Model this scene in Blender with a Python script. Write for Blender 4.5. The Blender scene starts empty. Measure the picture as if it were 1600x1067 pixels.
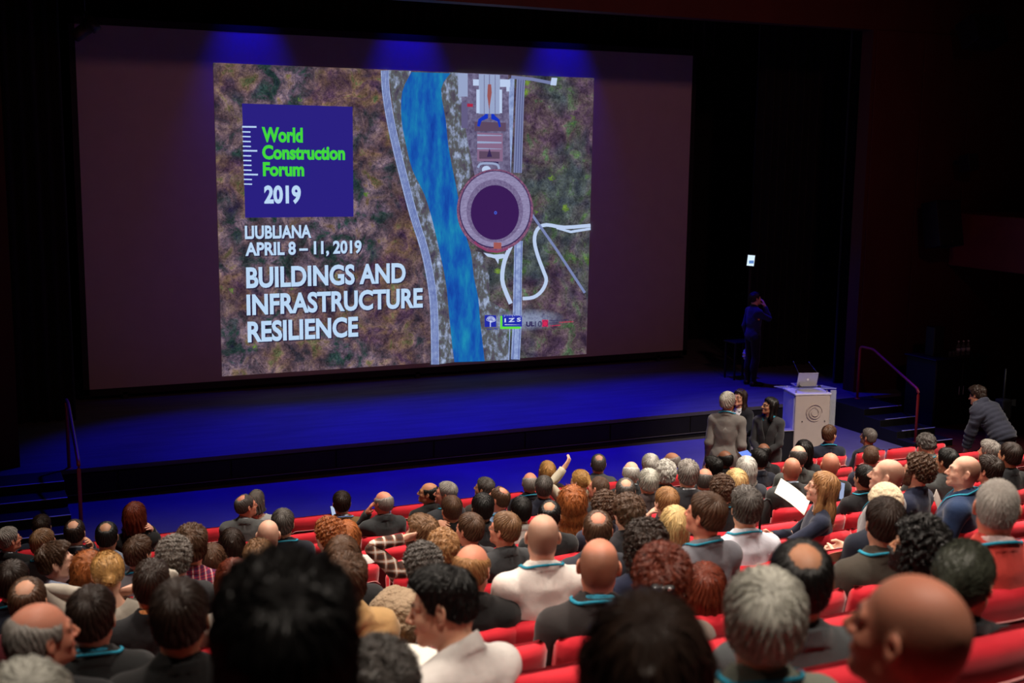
import bpy, bmesh, math, random, time
import numpy as np
from mathutils import Matrix, Vector, Quaternion
T0 = time.time()
random.seed(7)
RNG = np.random.default_rng(7)
scene = bpy.context.scene
COL = scene.collection

# ---------------------------------------------------------------- camera
FPX, CAMH = 1904.0, 4.88
_X = np.array([4953 - 800, 287 - 533, FPX]); _X /= np.linalg.norm(_X)
_D = np.array([645 - 800, 12651 - 533, FPX]); _D /= np.linalg.norm(_D)
_D -= _X * (_X @ _D); _D /= np.linalg.norm(_D)
_Z = -_D
_Y = np.cross(_Z, _X)
RW = np.stack([_X, _Y, _Z])            # camera (right, down, forward) -> world
cam_data = bpy.data.cameras.new('camera')
cam = bpy.data.objects.new('camera', cam_data)
COL.objects.link(cam)
_c = RW @ np.array([1, 0, 0]); _u = RW @ np.array([0, -1, 0]); _b = RW @ np.array([0, 0, -1])
cam.matrix_world = Matrix(((_c[0], _u[0], _b[0], 0), (_c[1], _u[1], _b[1], 0), (_c[2], _u[2], _b[2], CAMH), (0, 0, 0, 1)))
cam_data.sensor_width = 36.0
cam_data.lens = 36.0 * FPX / 1600.0
cam_data.clip_start = 0.05
cam_data.clip_end = 200
cam_data.dof.use_dof = True
cam_data.dof.focus_distance = 14.0
cam_data.dof.aperture_fstop = 2.8
scene.camera = cam

def ray(px, py):
    return RW @ np.array([px - 800.0, py - 533.5, FPX])
def atY(px, py, y):
    d = ray(px, py); return np.array([0, 0, CAMH]) + d * (y / d[1])
def atZ(px, py, z):
    d = ray(px, py); return np.array([0, 0, CAMH]) + d * ((z - CAMH) / d[2])

# ---------------------------------------------------------------- world, lights, exposure
world = bpy.data.worlds.new('dim_hall'); scene.world = world
world.use_nodes = True
world.node_tree.nodes['Background'].inputs[0].default_value = (1.0, 0.82, 0.75, 1)
world.node_tree.nodes['Background'].inputs[1].default_value = 0.004
vs = scene.view_settings
vs.view_transform = 'Standard'
vs.look = 'None'
vs.exposure = 0.0
vs.gamma = 1.0
vs.use_curve_mapping = False

def spot(name, loc, tgt, energy, color, angle, blend, radius):
    l = bpy.data.lights.new(name, 'SPOT'); l.energy = energy; l.color = color
    l.spot_size = math.radians(angle); l.spot_blend = blend; l.shadow_soft_size = radius
    o = bpy.data.objects.new(name, l); COL.objects.link(o); o.location = loc
    o.rotation_euler = (Vector(tgt) - Vector(loc)).to_track_quat('-Z', 'Y').to_euler()
    return o
WARM = (1.0, 0.87, 0.74)
for _x, _y, _e in ((2.6, 9.8, 2100), (6.4, 9.2, 2700), (10.4, 9.6, 3300)):     # house downlights over the stalls
    spot('house_downlight', (_x, _y, 9.4), (_x - .1, _y - .1, 1.5), _e, WARM, 76, .75, .25)
for _x, _e in ((1.4, 1150), (4.6, 1700), (8.4, 1900)):
    spot('house_downlight', (_x, 5.4, 9.6), (_x, 5.6, 2.0), _e, WARM, 70, .8, .25)
for _x, _e in ((1.2, 760), (4.0, 1020)):                                          # dim lamps over the back rows
    spot('house_downlight', (_x, 1.2, 9.6), (_x + .2, 2.0, 3.0), _e, WARM, 70, .8, .25)
for _x in (3.6, 8.6):                                                   # front-of-house wash onto the faces
    spot('front_wash', (_x, 15.0, 8.8), (_x - .6, 8.0, 1.5), 1100, WARM, 62, .9, .25)
spot('lectern_key', (9.0, 7.5, 9.3), (11.9, 14.3, 1.0), 3600, WARM, 26, .8, .12)  # warm light on the speakers by the lectern
spot('house_downlight', (13.2, 10.6, 9.2), (13.2, 11.4, 1.0), 2300, WARM, 60, .8, .25)
spot('side_lamp', (-1.9, 6.5, 7.4), (3.5, 5.5, 2.4), 750, WARM, 70, .9, .2)     # lamps high on the side walls
spot('side_lamp', (17.5, 8.5, 7.6), (10.0, 8.0, 1.6), 900, WARM, 66, .9, .2)
spot('hall_bounce_fill', (8.0, 3.0, 10.0), (9.6, 21.0, 4.0), 1150, (1.0, .34, .32), 66, 1.0, .4)  # added reddish lamp standing in for hall light bounced onto screen and walls
BLUE = (0.002, 0.0, 1.0)
for _x in (4.3, 6.4, 8.5, 10.6, 12.7):                                     # blue stage wash hung above the stage
    spot('stage_wash', (_x, 19.6, 8.6), (_x - .1, 17.0, .2), 2150, BLUE, 54, .5, .15)
for _x in (5.0, 8.0, 11.2):                                             # blue spill on the screen
    spot('screen_wash', (_x, 21.35, 8.3), (_x, 22.0, 6.0), 260, BLUE, 52, 1.0, .1)
spot('lectern_wash', (10.2, 18.6, 6.0), (12.4, 15.3, .7), 420, BLUE, 22, .6, .1)
# ---------------------------------------------------------------- materials
def s2l(c):
    return tuple((v / 12.92 if v <= .04045 else ((v + .055) / 1.055) ** 2.4) for v in [x / 255. for x in c])
_M = {}
def principled(name, col, rough=.6, spec=.4, metal=0., sheen=0., emis=None, estr=1., alpha=1., trans=0., coat=0.):
    if name in _M: return _M[name]
    m = bpy.data.materials.new(name); m.use_nodes = True
    b = m.node_tree.nodes['Principled BSDF']
    b.inputs['Base Color'].default_value = (*col, 1)
    b.inputs['Roughness'].default_value = rough
    b.inputs['Specular IOR Level'].default_value = spec
    b.inputs['Metallic'].default_value = metal
    b.inputs['Sheen Weight'].default_value = sheen
    b.inputs['Alpha'].default_value = alpha
    b.inputs['Transmission Weight'].default_value = trans
    b.inputs['Coat Weight'].default_value = coat
    if emis is not None:
        b.inputs['Emission Color'].default_value = (*emis, 1)
        b.inputs['Emission Strength'].default_value = estr
    _M[name] = m
    return m
def nodes_of(m):
    nt = m.node_tree
    return nt, nt.nodes, nt.links, nt.nodes['Principled BSDF']
def noisy(name, col, rough=.6, spec=.4, amt=.25, scale=8., bump=.15, bscale=60., sheen=0., stretch=(1, 1, 1), coat=0.):
    """plain colour broken up by noise, with a fine bump"""
    if name in _M: return _M[name]
    m = principled(name, col, rough, spec, sheen=sheen, coat=coat)
    nt, N, L, b = nodes_of(m)
    tc = N.new('ShaderNodeTexCoord'); mp = N.new('ShaderNodeMapping')
    mp.inputs['Scale'].default_value = stretch
    L.new(tc.outputs['Object'], mp.inputs[0])
    n = N.new('ShaderNodeTexNoise'); n.inputs['Scale'].default_value = scale; n.inputs['Detail'].default_value = 4
    L.new(mp.outputs[0], n.inputs['Vector'])
    r = N.new('ShaderNodeMapRange'); r.inputs['From Min'].default_value = .3; r.inputs['From Max'].default_value = .7
    r.inputs['To Min'].default_value = 1 - amt; r.inputs['To Max'].default_value = 1 + amt
    L.new(n.outputs['Fac'], r.inputs['Value'])
    mx = N.new('ShaderNodeVectorMath'); mx.operation = 'SCALE'
    mx.inputs[0].default_value = col
    L.new(r.outputs[0], mx.inputs['Scale'])
    L.new(mx.outputs[0], b.inputs['Base Color'])
    if bump:
        n2 = N.new('ShaderNodeTexNoise'); n2.inputs['Scale'].default_value = bscale; n2.inputs['Detail'].default_value = 3
        L.new(mp.outputs[0], n2.inputs['Vector'])
        bp = N.new('ShaderNodeBump'); bp.inputs['Strength'].default_value = bump; bp.inputs['Distance'].default_value = .01
        L.new(n2.outputs['Fac'], bp.inputs['Height']); L.new(bp.outputs[0], b.inputs['Normal'])
    return m
def cloth(rgb, kind='plain'):
    """woven clothing material keyed by colour"""
    key = 'cloth_%s_%d_%d_%d' % (kind, *rgb)
    if key in _M: return _M[key]
    col = s2l(rgb)
    m = noisy(key, col, rough=.85, spec=.2, amt=.16, scale=5, bump=.25, bscale=24., sheen=.15 if kind == 'plain' else .05)
    nt, N, L, b = nodes_of(m)
    if kind in ('plaid_red', 'plaid_brown'):
        tc = N.new('ShaderNodeTexCoord'); sp = N.new('ShaderNodeSeparateXYZ'); L.new(tc.outputs['Object'], sp.inputs[0])
        def stripes(out, f, thr, ph=0.):
            a = N.new('ShaderNodeMath'); a.operation = 'MULTIPLY_ADD'; a.inputs[1].default_value = f; a.inputs[2].default_value = ph; L.new(out, a.inputs[0])
            c = N.new('ShaderNodeMath'); c.operation = 'SINE'; L.new(a.outputs[0], c.inputs[0])
            d = N.new('ShaderNodeMath'); d.operation = 'GREATER_THAN'; d.inputs[1].default_value = thr; L.new(c.outputs[0], d.inputs[0])
            return d.outputs[0]
        def mix(fac, a, bcol, f=.55):
            x = N.new('ShaderNodeMix'); x.data_type = 'RGBA'
            mm = N.new('ShaderNodeMath'); mm.operation = 'MULTIPLY'; mm.inputs[1].default_value = f; L.new(fac, mm.inputs[0])
            L.new(mm.outputs[0], x.inputs[0])
            if isinstance(a, tuple): x.inputs[6].default_value = (*a, 1)
            else: L.new(a, x.inputs[6])
            x.inputs[7].default_value = (*bcol, 1)
            return x.outputs[2]
        if kind == 'plaid_red': cs = [s2l((20, 30, 70)), s2l((20, 30, 70)), s2l((210, 190, 190))]; f0 = 150
        else: cs = [s2l((40, 34, 36)), s2l((215, 205, 195)), s2l((240, 232, 220))]; f0 = 92
        c = mix(stripes(sp.outputs[2], f0, .1), col, cs[0], .7)
        c = mix(stripes(sp.outputs[0], f0, .1), c, cs[0], .6)
        c = mix(stripes(sp.outputs[2], f0, .72, 3.1), c, cs[1], .65)
        c = mix(stripes(sp.outputs[0], f0, .8, 3.1), c, cs[2], .55)
        L.new(c, b.inputs['Base Color'])
    if kind == 'fur':
        for n in N:
            if n.type == 'BUMP': n.inputs['Strength'].default_value = 1.; n.inputs['Distance'].default_value = .03
    return m
def skin_mat(rgb, stubble, amt):
    key = 'skin_%d_%d_%d_s%d_%d_%d_%d' % (*rgb, *stubble, int(amt * 100))
    if key in _M: return _M[key]
    col = s2l(rgb)
    m = principled(key, col, .52, .35)
    nt, N, L, b = nodes_of(m)
    b.inputs['Subsurface Weight'].default_value = .08
    b.inputs['Subsurface Radius'].default_value = (.012, .005, .003)
    at = N.new('ShaderNodeAttribute'); at.attribute_name = 'mask'
    sp = N.new('ShaderNodeSeparateColor'); L.new(at.outputs['Color'], sp.inputs[0])
    tc = N.new('ShaderNodeTexCoord'); n = N.new('ShaderNodeTexNoise'); n.inputs['Scale'].default_value = 14; n.inputs['Detail'].default_value = 5
    L.new(tc.outputs['Object'], n.inputs['Vector'])
    def mix(fac, a, bcol):
        x = N.new('ShaderNodeMix'); x.data_type = 'RGBA'
        L.new(fac, x.inputs[0])
        if isinstance(a, tuple): x.inputs[6].default_value = (*a, 1)
        else: L.new(a, x.inputs[6])
        x.inputs[7].default_value = (*bcol, 1)
        return x.outputs[2]
    def mul(o, k):
        q = N.new('ShaderNodeMath'); q.operation = 'MULTIPLY'; q.inputs[1].default_value = k; L.new(o, q.inputs[0]); return q.outputs[0]
    mr = N.new('ShaderNodeMapRange'); mr.inputs[1].default_value = .45; mr.inputs[2].default_value = .75; L.new(n.outputs['Fac'], mr.inputs[0])
    c = mix(mul(mr.outputs[0], .35), col, (min(1, col[0] * 1.02), col[1] * .72, col[2] * .62))
    c = mix(mul(sp.outputs[0], .6), c, (col[0] * .75, col[1] * .38, col[2] * .38))
    c = mix(mul(sp.outputs[1], amt), c, s2l(stubble))
    c = mix(sp.outputs[2], c, (.02, .014, .01))
    c = mix(mul(at.outputs['Alpha'], .55), c, (.55, .52, .5))
    L.new(c, b.inputs['Base Color'])
    bp = N.new('ShaderNodeBump'); bp.inputs['Strength'].default_value = .12; bp.inputs['Distance'].default_value = .004
    n3 = N.new('ShaderNodeTexNoise'); n3.inputs['Scale'].default_value = 130; L.new(tc.outputs['Object'], n3.inputs['Vector'])
    L.new(n3.outputs['Fac'], bp.inputs['Height']); L.new(bp.outputs[0], b.inputs['Normal'])
    return m
def hair_mat(rgb):
    key = 'hair_%d_%d_%d' % rgb
    if key in _M: return _M[key]
    col = s2l(rgb)
    m = principled(key, col, .42, .35)
    nt, N, L, b = nodes_of(m)
    uv = N.new('ShaderNodeUVMap'); uv.uv_map = 'flow'
    mp = N.new('ShaderNodeMapping'); mp.inputs['Scale'].default_value = (70, 5, 1); L.new(uv.outputs[0], mp.inputs[0])
    n = N.new('ShaderNodeTexNoise'); n.inputs['Scale'].default_value = 1.0; n.inputs['Detail'].default_value = 3; L.new(mp.outputs[0], n.inputs['Vector'])
    r = N.new('ShaderNodeValToRGB'); L.new(n.outputs['Fac'], r.inputs[0])
    k = r.color_ramp.elements
    k[0].position = .30; k[0].color = (col[0] * .38, col[1] * .34, col[2] * .32, 1)
    k[1].position = .72; k[1].color = (min(1, col[0] * 1.55), min(1, col[1] * 1.5), min(1, col[2] * 1.45), 1)
    L.new(r.outputs[0], b.inputs['Base Color'])
    bp = N.new('ShaderNodeBump'); bp.inputs['Strength'].default_value = .7; bp.inputs['Distance'].default_value = .006
    L.new(n.outputs['Fac'], bp.inputs['Height']); L.new(bp.outputs[0], b.inputs['Normal'])
    return m
def emit(name, rgb, k=1.0):
    return principled('emit_' + name, (0, 0, 0), 1, 0, emis=s2l(rgb), estr=k)

# ---------------------------------------------------------------- mesh helpers
def mk_mesh(name, V, F, smooth=True):
    V = np.ascontiguousarray(V, dtype=np.float32)
    me = bpy.data.meshes.new(name)
    if isinstance(F, np.ndarray):
        k = F.shape[1]; nf = len(F)
        me.vertices.add(len(V)); me.vertices.foreach_set('co', V.ravel())
        me.loops.add(nf * k); me.loops.foreach_set('vertex_index', np.ascontiguousarray(F, dtype=np.int32).ravel())
        me.polygons.add(nf)
        me.polygons.foreach_set('loop_start', np.arange(0, nf * k, k, dtype=np.int32))
        me.polygons.foreach_set('loop_total', np.full(nf, k, dtype=np.int32))
        me.update(calc_edges=True)
    else:
        me.from_pydata(V.tolist(), [], F); me.update()
    if smooth: me.polygons.foreach_set('use_smooth', np.ones(len(me.polygons), dtype=bool))
    return me
def add_obj(name, me, mat=None, parent=None, label=None, cat=None, group=None, kind=None):
    o = bpy.data.objects.new(name, me); COL.objects.link(o)
    if mat is not None and me is not None:
        if len(me.materials) == 0: me.materials.append(mat)
        if me.materials[0] is not mat:
            o.material_slots[0].link = 'OBJECT'; o.material_slots[0].material = mat
    if parent is not None: o.parent = parent
    tag(o, label, cat, group, kind)
    return o
def tag(o, label=None, cat=None, group=None, kind=None):
    if label: o['label'] = label
    if cat: o['category'] = cat
    if group: o['group'] = group
    if kind: o['kind'] = kind
    return o
def thing(name, label, cat, loc=(0, 0, 0), rz=0., group=None):
    o = bpy.data.objects.new(name, None); COL.objects.link(o)
    o.location = loc; o.rotation_euler = (0, 0, rz); o.empty_display_size = .1
    return tag(o, label, cat, group)
class MB:
    """collects boxes, tubes, prisms and lathes into one mesh"""
    def __init__(s): s.v = []; s.f = []
    def add(s, V, F):
        n = len(s.v); s.v += [tuple(map(float, p)) for p in V]; s.f += [[i + n for i in f] for f in F]; return s
    def box(s, c, size, bev=0., rot=None):
        bm = bmesh.new(); bmesh.ops.create_cube(bm, size=1)
        for v in bm.verts: v.co = Vector((v.co[0] * size[0], v.co[1] * size[1], v.co[2] * size[2]))
        if bev > 0: bmesh.ops.bevel(bm, geom=list(bm.edges), offset=bev, segments=2 if bev > .012 else 1, affect='EDGES', profile=.5)
        R = rot if rot is not None else Matrix.Identity(3)
        bm.verts.index_update()
        V = [R @ v.co + Vector(c) for v in bm.verts]; F = [[v.index for v in f.verts] for f in bm.faces]
        bm.free(); return s.add(V, F)
    def tube(s, pts, r, n=8, caps=True):
        pts = [Vector(p) for p in pts]; V = []; F = []
        rr = r if isinstance(r, (list, tuple)) else [r] * len(pts)
        up = Vector((0, 0, 1))
        for i, p in enumerate(pts):
            d = (pts[min(i + 1, len(pts) - 1)] - pts[max(i - 1, 0)]).normalized()
            a = d.cross(up) if abs(d.dot(up)) < .98 else d.cross(Vector((0, 1, 0)))
            a.normalize(); b = d.cross(a)
            for k in range(n):
                t = 2 * math.pi * k / n; V.append(p + (a * math.cos(t) + b * math.sin(t)) * rr[i])
        for i in range(len(pts) - 1):
            for k in range(n):
                F.append([i * n + k, i * n + (k + 1) % n, (i + 1) * n + (k + 1) % n, (i + 1) * n + k])
        if caps: F.append(list(range(n))[::-1]); F.append([(len(pts) - 1) * n + k for k in range(n)])
        return s.add(V, F)
    def lathe(s, prof, c=(0, 0, 0), n=20):
        V = []; F = []
        for (r, z) in prof:
            for k in range(n):
                t = 2 * math.pi * k / n; V.append((c[0] + r * math.cos(t), c[1] + r * math.sin(t), c[2] + z))
        for i in range(len(prof) - 1):
            for k in range(n): F.append([i * n + k, i * n + (k + 1) % n, (i + 1) * n + (k + 1) % n, (i + 1) * n + k])
        F.append(list(range(n))[::-1]); F.append([(len(prof) - 1) * n + k for k in range(n)])
        return s.add(V, F)
    def prism(s, poly, axis, a, b):
        """poly of 2-D points extruded along axis from a to b"""
        def P(q, h): return (h, q[0], q[1]) if axis == 0 else ((q[0], h, q[1]) if axis == 1 else (q[0], q[1], h))
        n = len(poly); V = [P(q, a) for q in poly] + [P(q, b) for q in poly]
        F = [[i, (i + 1) % n, n + (i + 1) % n, n + i] for i in range(n)] + [list(range(n))[::-1], list(range(n, 2 * n))]
        return s.add(V, F)
    def mesh(s, name, smooth=False):
        me = mk_mesh(name, np.array(s.v), s.f, smooth); return me
    def obj(s, name, mat, parent=None, smooth=False, **kw):
        return add_obj(name, s.mesh(name, smooth), mat, parent, **kw)
def auto_smooth(me, ang=40):
    me.polygons.foreach_set('use_smooth', np.ones(len(me.polygons), dtype=bool))
    bm = bmesh.new(); bm.from_mesh(me); a = math.radians(ang)
    for e in bm.edges:
        if len(e.link_faces) == 2 and e.calc_face_angle(0) > a: e.smooth = False
    bm.to_mesh(me); bm.free(); return me
# ---------------------------------------------------------------- the hall
ST = .45                 # stage height
SY = 17.35               # stage front
SCR = 22.0               # screen plane
NROW = 13
ROW_Y = [12.55 - .9 * r for r in range(10)] + [3.50, 2.50, 1.45]
ROW_T = [.88, 1.0, 1.18, 1.37, 1.57, 1.77, 1.98, 2.21, 2.47, 2.76, 3.10, 3.45, 3.90]   # seat-back tops
ROW_F = [t - .88 for t in ROW_T]

m_floor = noisy('front_floor', s2l((96, 92, 98)), rough=.7, spec=.12, amt=.12, scale=1.5, bump=.05, bscale=30)
m_wood = noisy('red_wood_floor', s2l((92, 40, 26)), rough=.35, spec=.5, amt=.25, scale=2, bump=.05, bscale=20, stretch=(12, 1, 1))
m_stage = noisy('stage_boards', s2l((88, 86, 92)), rough=.8, spec=.08, amt=.15, scale=1.2, bump=.05, bscale=20, stretch=(1, 6, 1))
m_black = noisy('black_paint', s2l((26, 25, 26)), rough=.7, spec=.25, amt=.2, scale=3, bump=.1)
m_drape = noisy('black_drape', s2l((24, 26, 25)), rough=.95, spec=.05, amt=.2, scale=4, bump=.2, sheen=.1)
m_wall = noisy('dark_red_wall', s2l((64, 27, 24)), rough=.6, spec=.25, amt=.15, scale=2, bump=.05, stretch=(1, 1, .2))
m_tier = noisy('dark_carpet', s2l((52, 24, 26)), rough=.95, spec=.1, amt=.25, scale=30, bump=.3, bscale=200)
m_nose = principled('step_nosing', s2l((205, 205, 215)), .5, .4)
m_rail = noisy('red_rail', s2l((150, 40, 46)), rough=.35, spec=.5, amt=.06, bump=0)

def struct(name, mb, mat, smooth=False, label=None, parent=None):
    o = mb.obj(name, mat, parent, smooth)
    if parent is None: o['kind'] = 'structure'
    if label: o['label'] = label
    return o
struct('floor', MB().box((8.5, 13.6, -.1), (21, 11.0, .2)), m_floor, label='flat floor between the front seats and the stage')
struct('floor_wood', MB().box((16.6, 14.6, .003), (4.0, 4.4, .006)), m_wood, label='strip of red wooden floor beside the right-hand steps')
mb = MB().box((8.3, (SY + 24.5) / 2, ST - .03), (18.4, 24.5 - SY, .06))
o_stage = struct('floor_stage', mb, m_stage, label='blue-lit stage floor below the big screen')
mb = MB().box((8.3, SY + .06, (ST - .06) / 2), (15.8, .06, ST - .06))
o_face = struct('wall_stage_front', mb, m_black, label='low black front of the stage')
for i in range(10):
    mb = MB().box((1.2 + 1.58 * i, SY + .015, .235), (1.55, .03, .27), .004)
    mb.obj('panel', m_black, o_face)
struct('trim_1', MB().box((8.3, SY + .012, .085), (15.8, .04, .014)), principled('trim_grey', s2l((92, 90, 92)), .5), label='thin grey strip low on the stage front')
mb = MB().box((8.3, 24.5, 4.6), (24, .2, 9.6))
struct('wall_back', mb, m_drape, label='black back wall behind the screen')
# proscenium
mb = MB().box((8.0, 17.9, 8.6), (26, .3, 3.0)); struct('wall_proscenium_header', mb, m_wall, label='dark header above the stage opening')
mb = MB().box((17.7, 17.9, 3.55), (4.7, .3, 7.1)); struct('wall_proscenium_right', mb, m_wall, label='dark red-brown wall right of the stage opening')
mb = MB().box((-1.6, 17.9, 3.55), (4.7, .3, 7.1)); struct('wall_proscenium_left', mb, m_wall, label='dark wall left of the stage opening')
mb = MB().box((20.0, 9.0, 4.6), (.3, 18, 10)); struct('wall_right', mb, m_wall, label='dark red-brown side wall right of the seats')
mb = MB().box((-2.4, 9.0, 4.6), (.3, 18, 10)); struct('wall_left', mb, m_wall, label='dark side wall left of the seats')
# wall panels on the right-hand proscenium wall
for i in range(4):
    mb = MB().box((15.98 + 1.14 * i, 17.735, 3.6), (1.12, .03, 7.0), .006)
    o = mb.obj('panel', m_wall, bpy.data.objects['wall_proscenium_right'])
# drapes in the wings
def drape(x0, x1, y, z0, z1, label, amp=.06, n=14):
    nx = n * 8
    V = []; F = []
    for k, (dy) in enumerate((0, .03)):
        for i in range(nx + 1):
            t = i / nx; yy = y + amp * math.sin(t * n * 2 * math.pi) + .02 * math.sin(t * 37) + dy
            V.append((x0 + (x1 - x0) * t, yy, z0)); V.append((x0 + (x1 - x0) * t, yy, z1))
    m = 2 * (nx + 1)
    for i in range(nx):
        F.append([2 * i, 2 * i + 2, 2 * i + 3, 2 * i + 1]); F.append([m + 2 * i, m + 2 * i + 1, m + 2 * i + 3, m + 2 * i + 2])
    me = mk_mesh('stage_drape', np.array(V), F, True)
    return add_obj('stage_drape', me, m_drape, None, label, 'curtain', 'black stage drapes')
drape(14.95, 17.2, 20.6, ST, 8.2, 'black pleated stage drape right of the screen, behind the man in the wing', n=12)
drape(15.6, 18.0, 18.6, ST, 8.2, 'black pleated drape just inside the right edge of the stage opening', n=12)
drape(-.8, 1.75, 20.6, ST, 8.2, 'black pleated stage drape left of the screen', n=13)
drape(1.5, 15.2, 22.6, 6.9, 8.4, 'black horizontal drape above the screen', n=50, amp=.04)

# ---------------------------------------------------------------- screen and slide
def SP(px, py, dy=0.):
    p = atY(px, py, SCR); return (p[0], p[2])
m_screen = noisy('screen_cloth', (.36, .34, .34), rough=.9, spec=.1, amt=.03, scale=3, bump=.02, bscale=300)
scr = thing('projection_screen', 'huge projection screen hanging above the back of the stage', 'screen', (8.27, SCR, .62))
x0, zb = SP(140, 609); x1, zt_ = SP(1083, 87)
def local(mb, par):
    l = par.location; mb.v = [(a - l[0], b - l[1], c - l[2]) for a, b, c in mb.v]; return mb
local(MB().box(((x0 + x1) / 2, SCR + .03, (zb + zt_) / 2), (x1 - x0, .05, zt_ - zb)), scr).obj('cloth', m_screen, scr)
mbf = MB()
for a, b in (((x0 - .05, zb), (x0 - .05, zt_)), ((x1 + .05, zb), (x1 + .05, zt_))):
    mbf.box((a[0], SCR + .04, (a[1] + b[1]) / 2), (.10, .08, b[1] - a[1] + .2))
mbf.box(((x0 + x1) / 2, SCR + .04, zb - .06), (x1 - x0 + .2, .08, .12)); mbf.box(((x0 + x1) / 2, SCR + .04, zt_ + .06), (x1 - x0 + .2, .08, .12))
for _fx in (x0 + .6, (x0 + x1) / 2, x1 - .6): mbf.box((_fx, SCR + .04, (ST + zb) / 2 - .04), (.08, .08, zb - ST - .08))
local(mbf, scr).obj('frame', m_black, scr)

def forest(name, hue):
    m = principled(name, (0, 0, 0), 1, 0); nt, N, L, b = nodes_of(m)
    tc = N.new('ShaderNodeTexCoord')
    mp = N.new('ShaderNodeMapping'); mp.inputs['Scale'].default_value = (1, 1, 1); L.new(tc.outputs['Object'], mp.inputs[0])
    def noise(sc, det=5, dist=0.): 
        n = N.new('ShaderNodeTexNoise'); n.inputs['Scale'].default_value = sc; n.inputs['Detail'].default_value = det; n.inputs['Distortion'].default_value = dist
        n.inputs['Roughness'].default_value = .65
        L.new(mp.outputs[0], n.inputs['Vector']); return n
    def ramp(o, els):
        r = N.new('ShaderNodeValToRGB'); L.new(o, r.inputs[0])
        while len(r.color_ramp.elements) < len(els): r.color_ramp.elements.new(.5)
        for e, (p, c) in zip(r.color_ramp.elements, els): e.position = p; e.color = (*s2l(c), 1)
        return r.outputs[0]
    def mixc(a, bb, f, t='MIX'):
        x = N.new('ShaderNodeMix'); x.data_type = 'RGBA'; x.blend_type = t
        if isinstance(f, float): x.inputs[0].default_value = f
        else: L.new(f, x.inputs[0])
        L.new(a, x.inputs[6]); L.new(bb, x.inputs[7]); return x.outputs[2]
    big = noise(.55, 3, .8); mid = noise(2.6, 9, .5); fine = noise(17, 8, 1.2)
    if hue == 0:
        c1 = ramp(mid.outputs['Fac'], [(.30, (34, 26, 56)), (.42, (76, 54, 74)), (.50, (100, 76, 80)), (.58, (118, 92, 76)), (.64, (92, 98, 66)), (.72, (52, 84, 70))])
        c2 = ramp(mid.outputs['Fac'], [(.30, (30, 32, 56)), (.42, (44, 66, 62)), (.50, (88, 74, 92)), (.57, (126, 106, 116)), (.64, (122, 98, 80)), (.72, (84, 104, 62))])
    else:
        c1 = ramp(mid.outputs['Fac'], [(.28, (36, 30, 58)), (.42, (62, 70, 78)), (.54, (80, 88, 88)), (.62, (74, 100, 70)), (.72, (118, 140, 60))])
        c2 = ramp(mid.outputs['Fac'], [(.28, (44, 30, 60)), (.45, (84, 64, 84)), (.56, (104, 88, 92)), (.66, (80, 112, 80)), (.76, (132, 158, 58))])
    bf = N.new('ShaderNodeMapRange'); bf.inputs[1].default_value = .42; bf.inputs[2].default_value = .58; L.new(big.outputs['Fac'], bf.inputs[0])
    c = mixc(c1, c2, bf.outputs[0])
    vo = N.new('ShaderNodeTexVoronoi'); vo.inputs['Scale'].default_value = 4.2; vo.inputs['Randomness'].default_value = 1.0; L.new(mp.outputs[0], vo.inputs['Vector'])
    dist = N.new('ShaderNodeMapRange'); dist.inputs[1].default_value = 0.1; dist.inputs[2].default_value = .75; dist.inputs[3].default_value = 1.25; dist.inputs[4].default_value = .62
    L.new(vo.outputs['Distance'], dist.inputs[0])
    fr = N.new('ShaderNodeMapRange'); fr.inputs[1].default_value = .3; fr.inputs[2].default_value = .7; fr.inputs[3].default_value = .30; fr.inputs[4].default_value = 1.75; fr.clamp = False
    L.new(fine.outputs['Fac'], fr.inputs[0])
    mu = N.new('ShaderNodeMath'); mu.operation = 'MULTIPLY'; L.new(dist.outputs[0], mu.inputs[0]); L.new(fr.outputs[0], mu.inputs[1])
    sc = N.new('ShaderNodeVectorMath'); sc.operation = 'SCALE'; L.new(c, sc.inputs[0]); L.new(mu.outputs[0], sc.inputs['Scale'])
    # scattered bright spring-green crowns
    vg = N.new('ShaderNodeTexVoronoi'); vg.inputs['Scale'].default_value = 1.5; L.new(mp.outputs[0], vg.inputs['Vector'])
    g1 = N.new('ShaderNodeMath'); g1.operation = 'LESS_THAN'; g1.inputs[1].default_value = .10 if hue == 0 else .15; 
    ad = N.new('ShaderNodeMath'); ad.operation = 'MULTIPLY_ADD'; ad.inputs[1].default_value = .5; L.new(fine.outputs['Fac'], ad.inputs[0]); L.new(vg.outputs['Distance'], ad.inputs[2])
    sb = N.new('ShaderNodeMath'); sb.operation = 'SUBTRACT'; sb.inputs[1].default_value = .2; L.new(ad.outputs[0], sb.inputs[0]); L.new(sb.outputs[0], g1.inputs[0])
    gcol = ramp(fine.outputs['Fac'], [(.35, (58, 84, 50)), (.6, (130, 160, 62))])
    c = mixc(sc.outputs[0], gcol, g1.outputs[0])
    L.new(c, b.inputs['Emission Color']); b.inputs['Emission Strength'].default_value = 1.0
    return m
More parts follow.
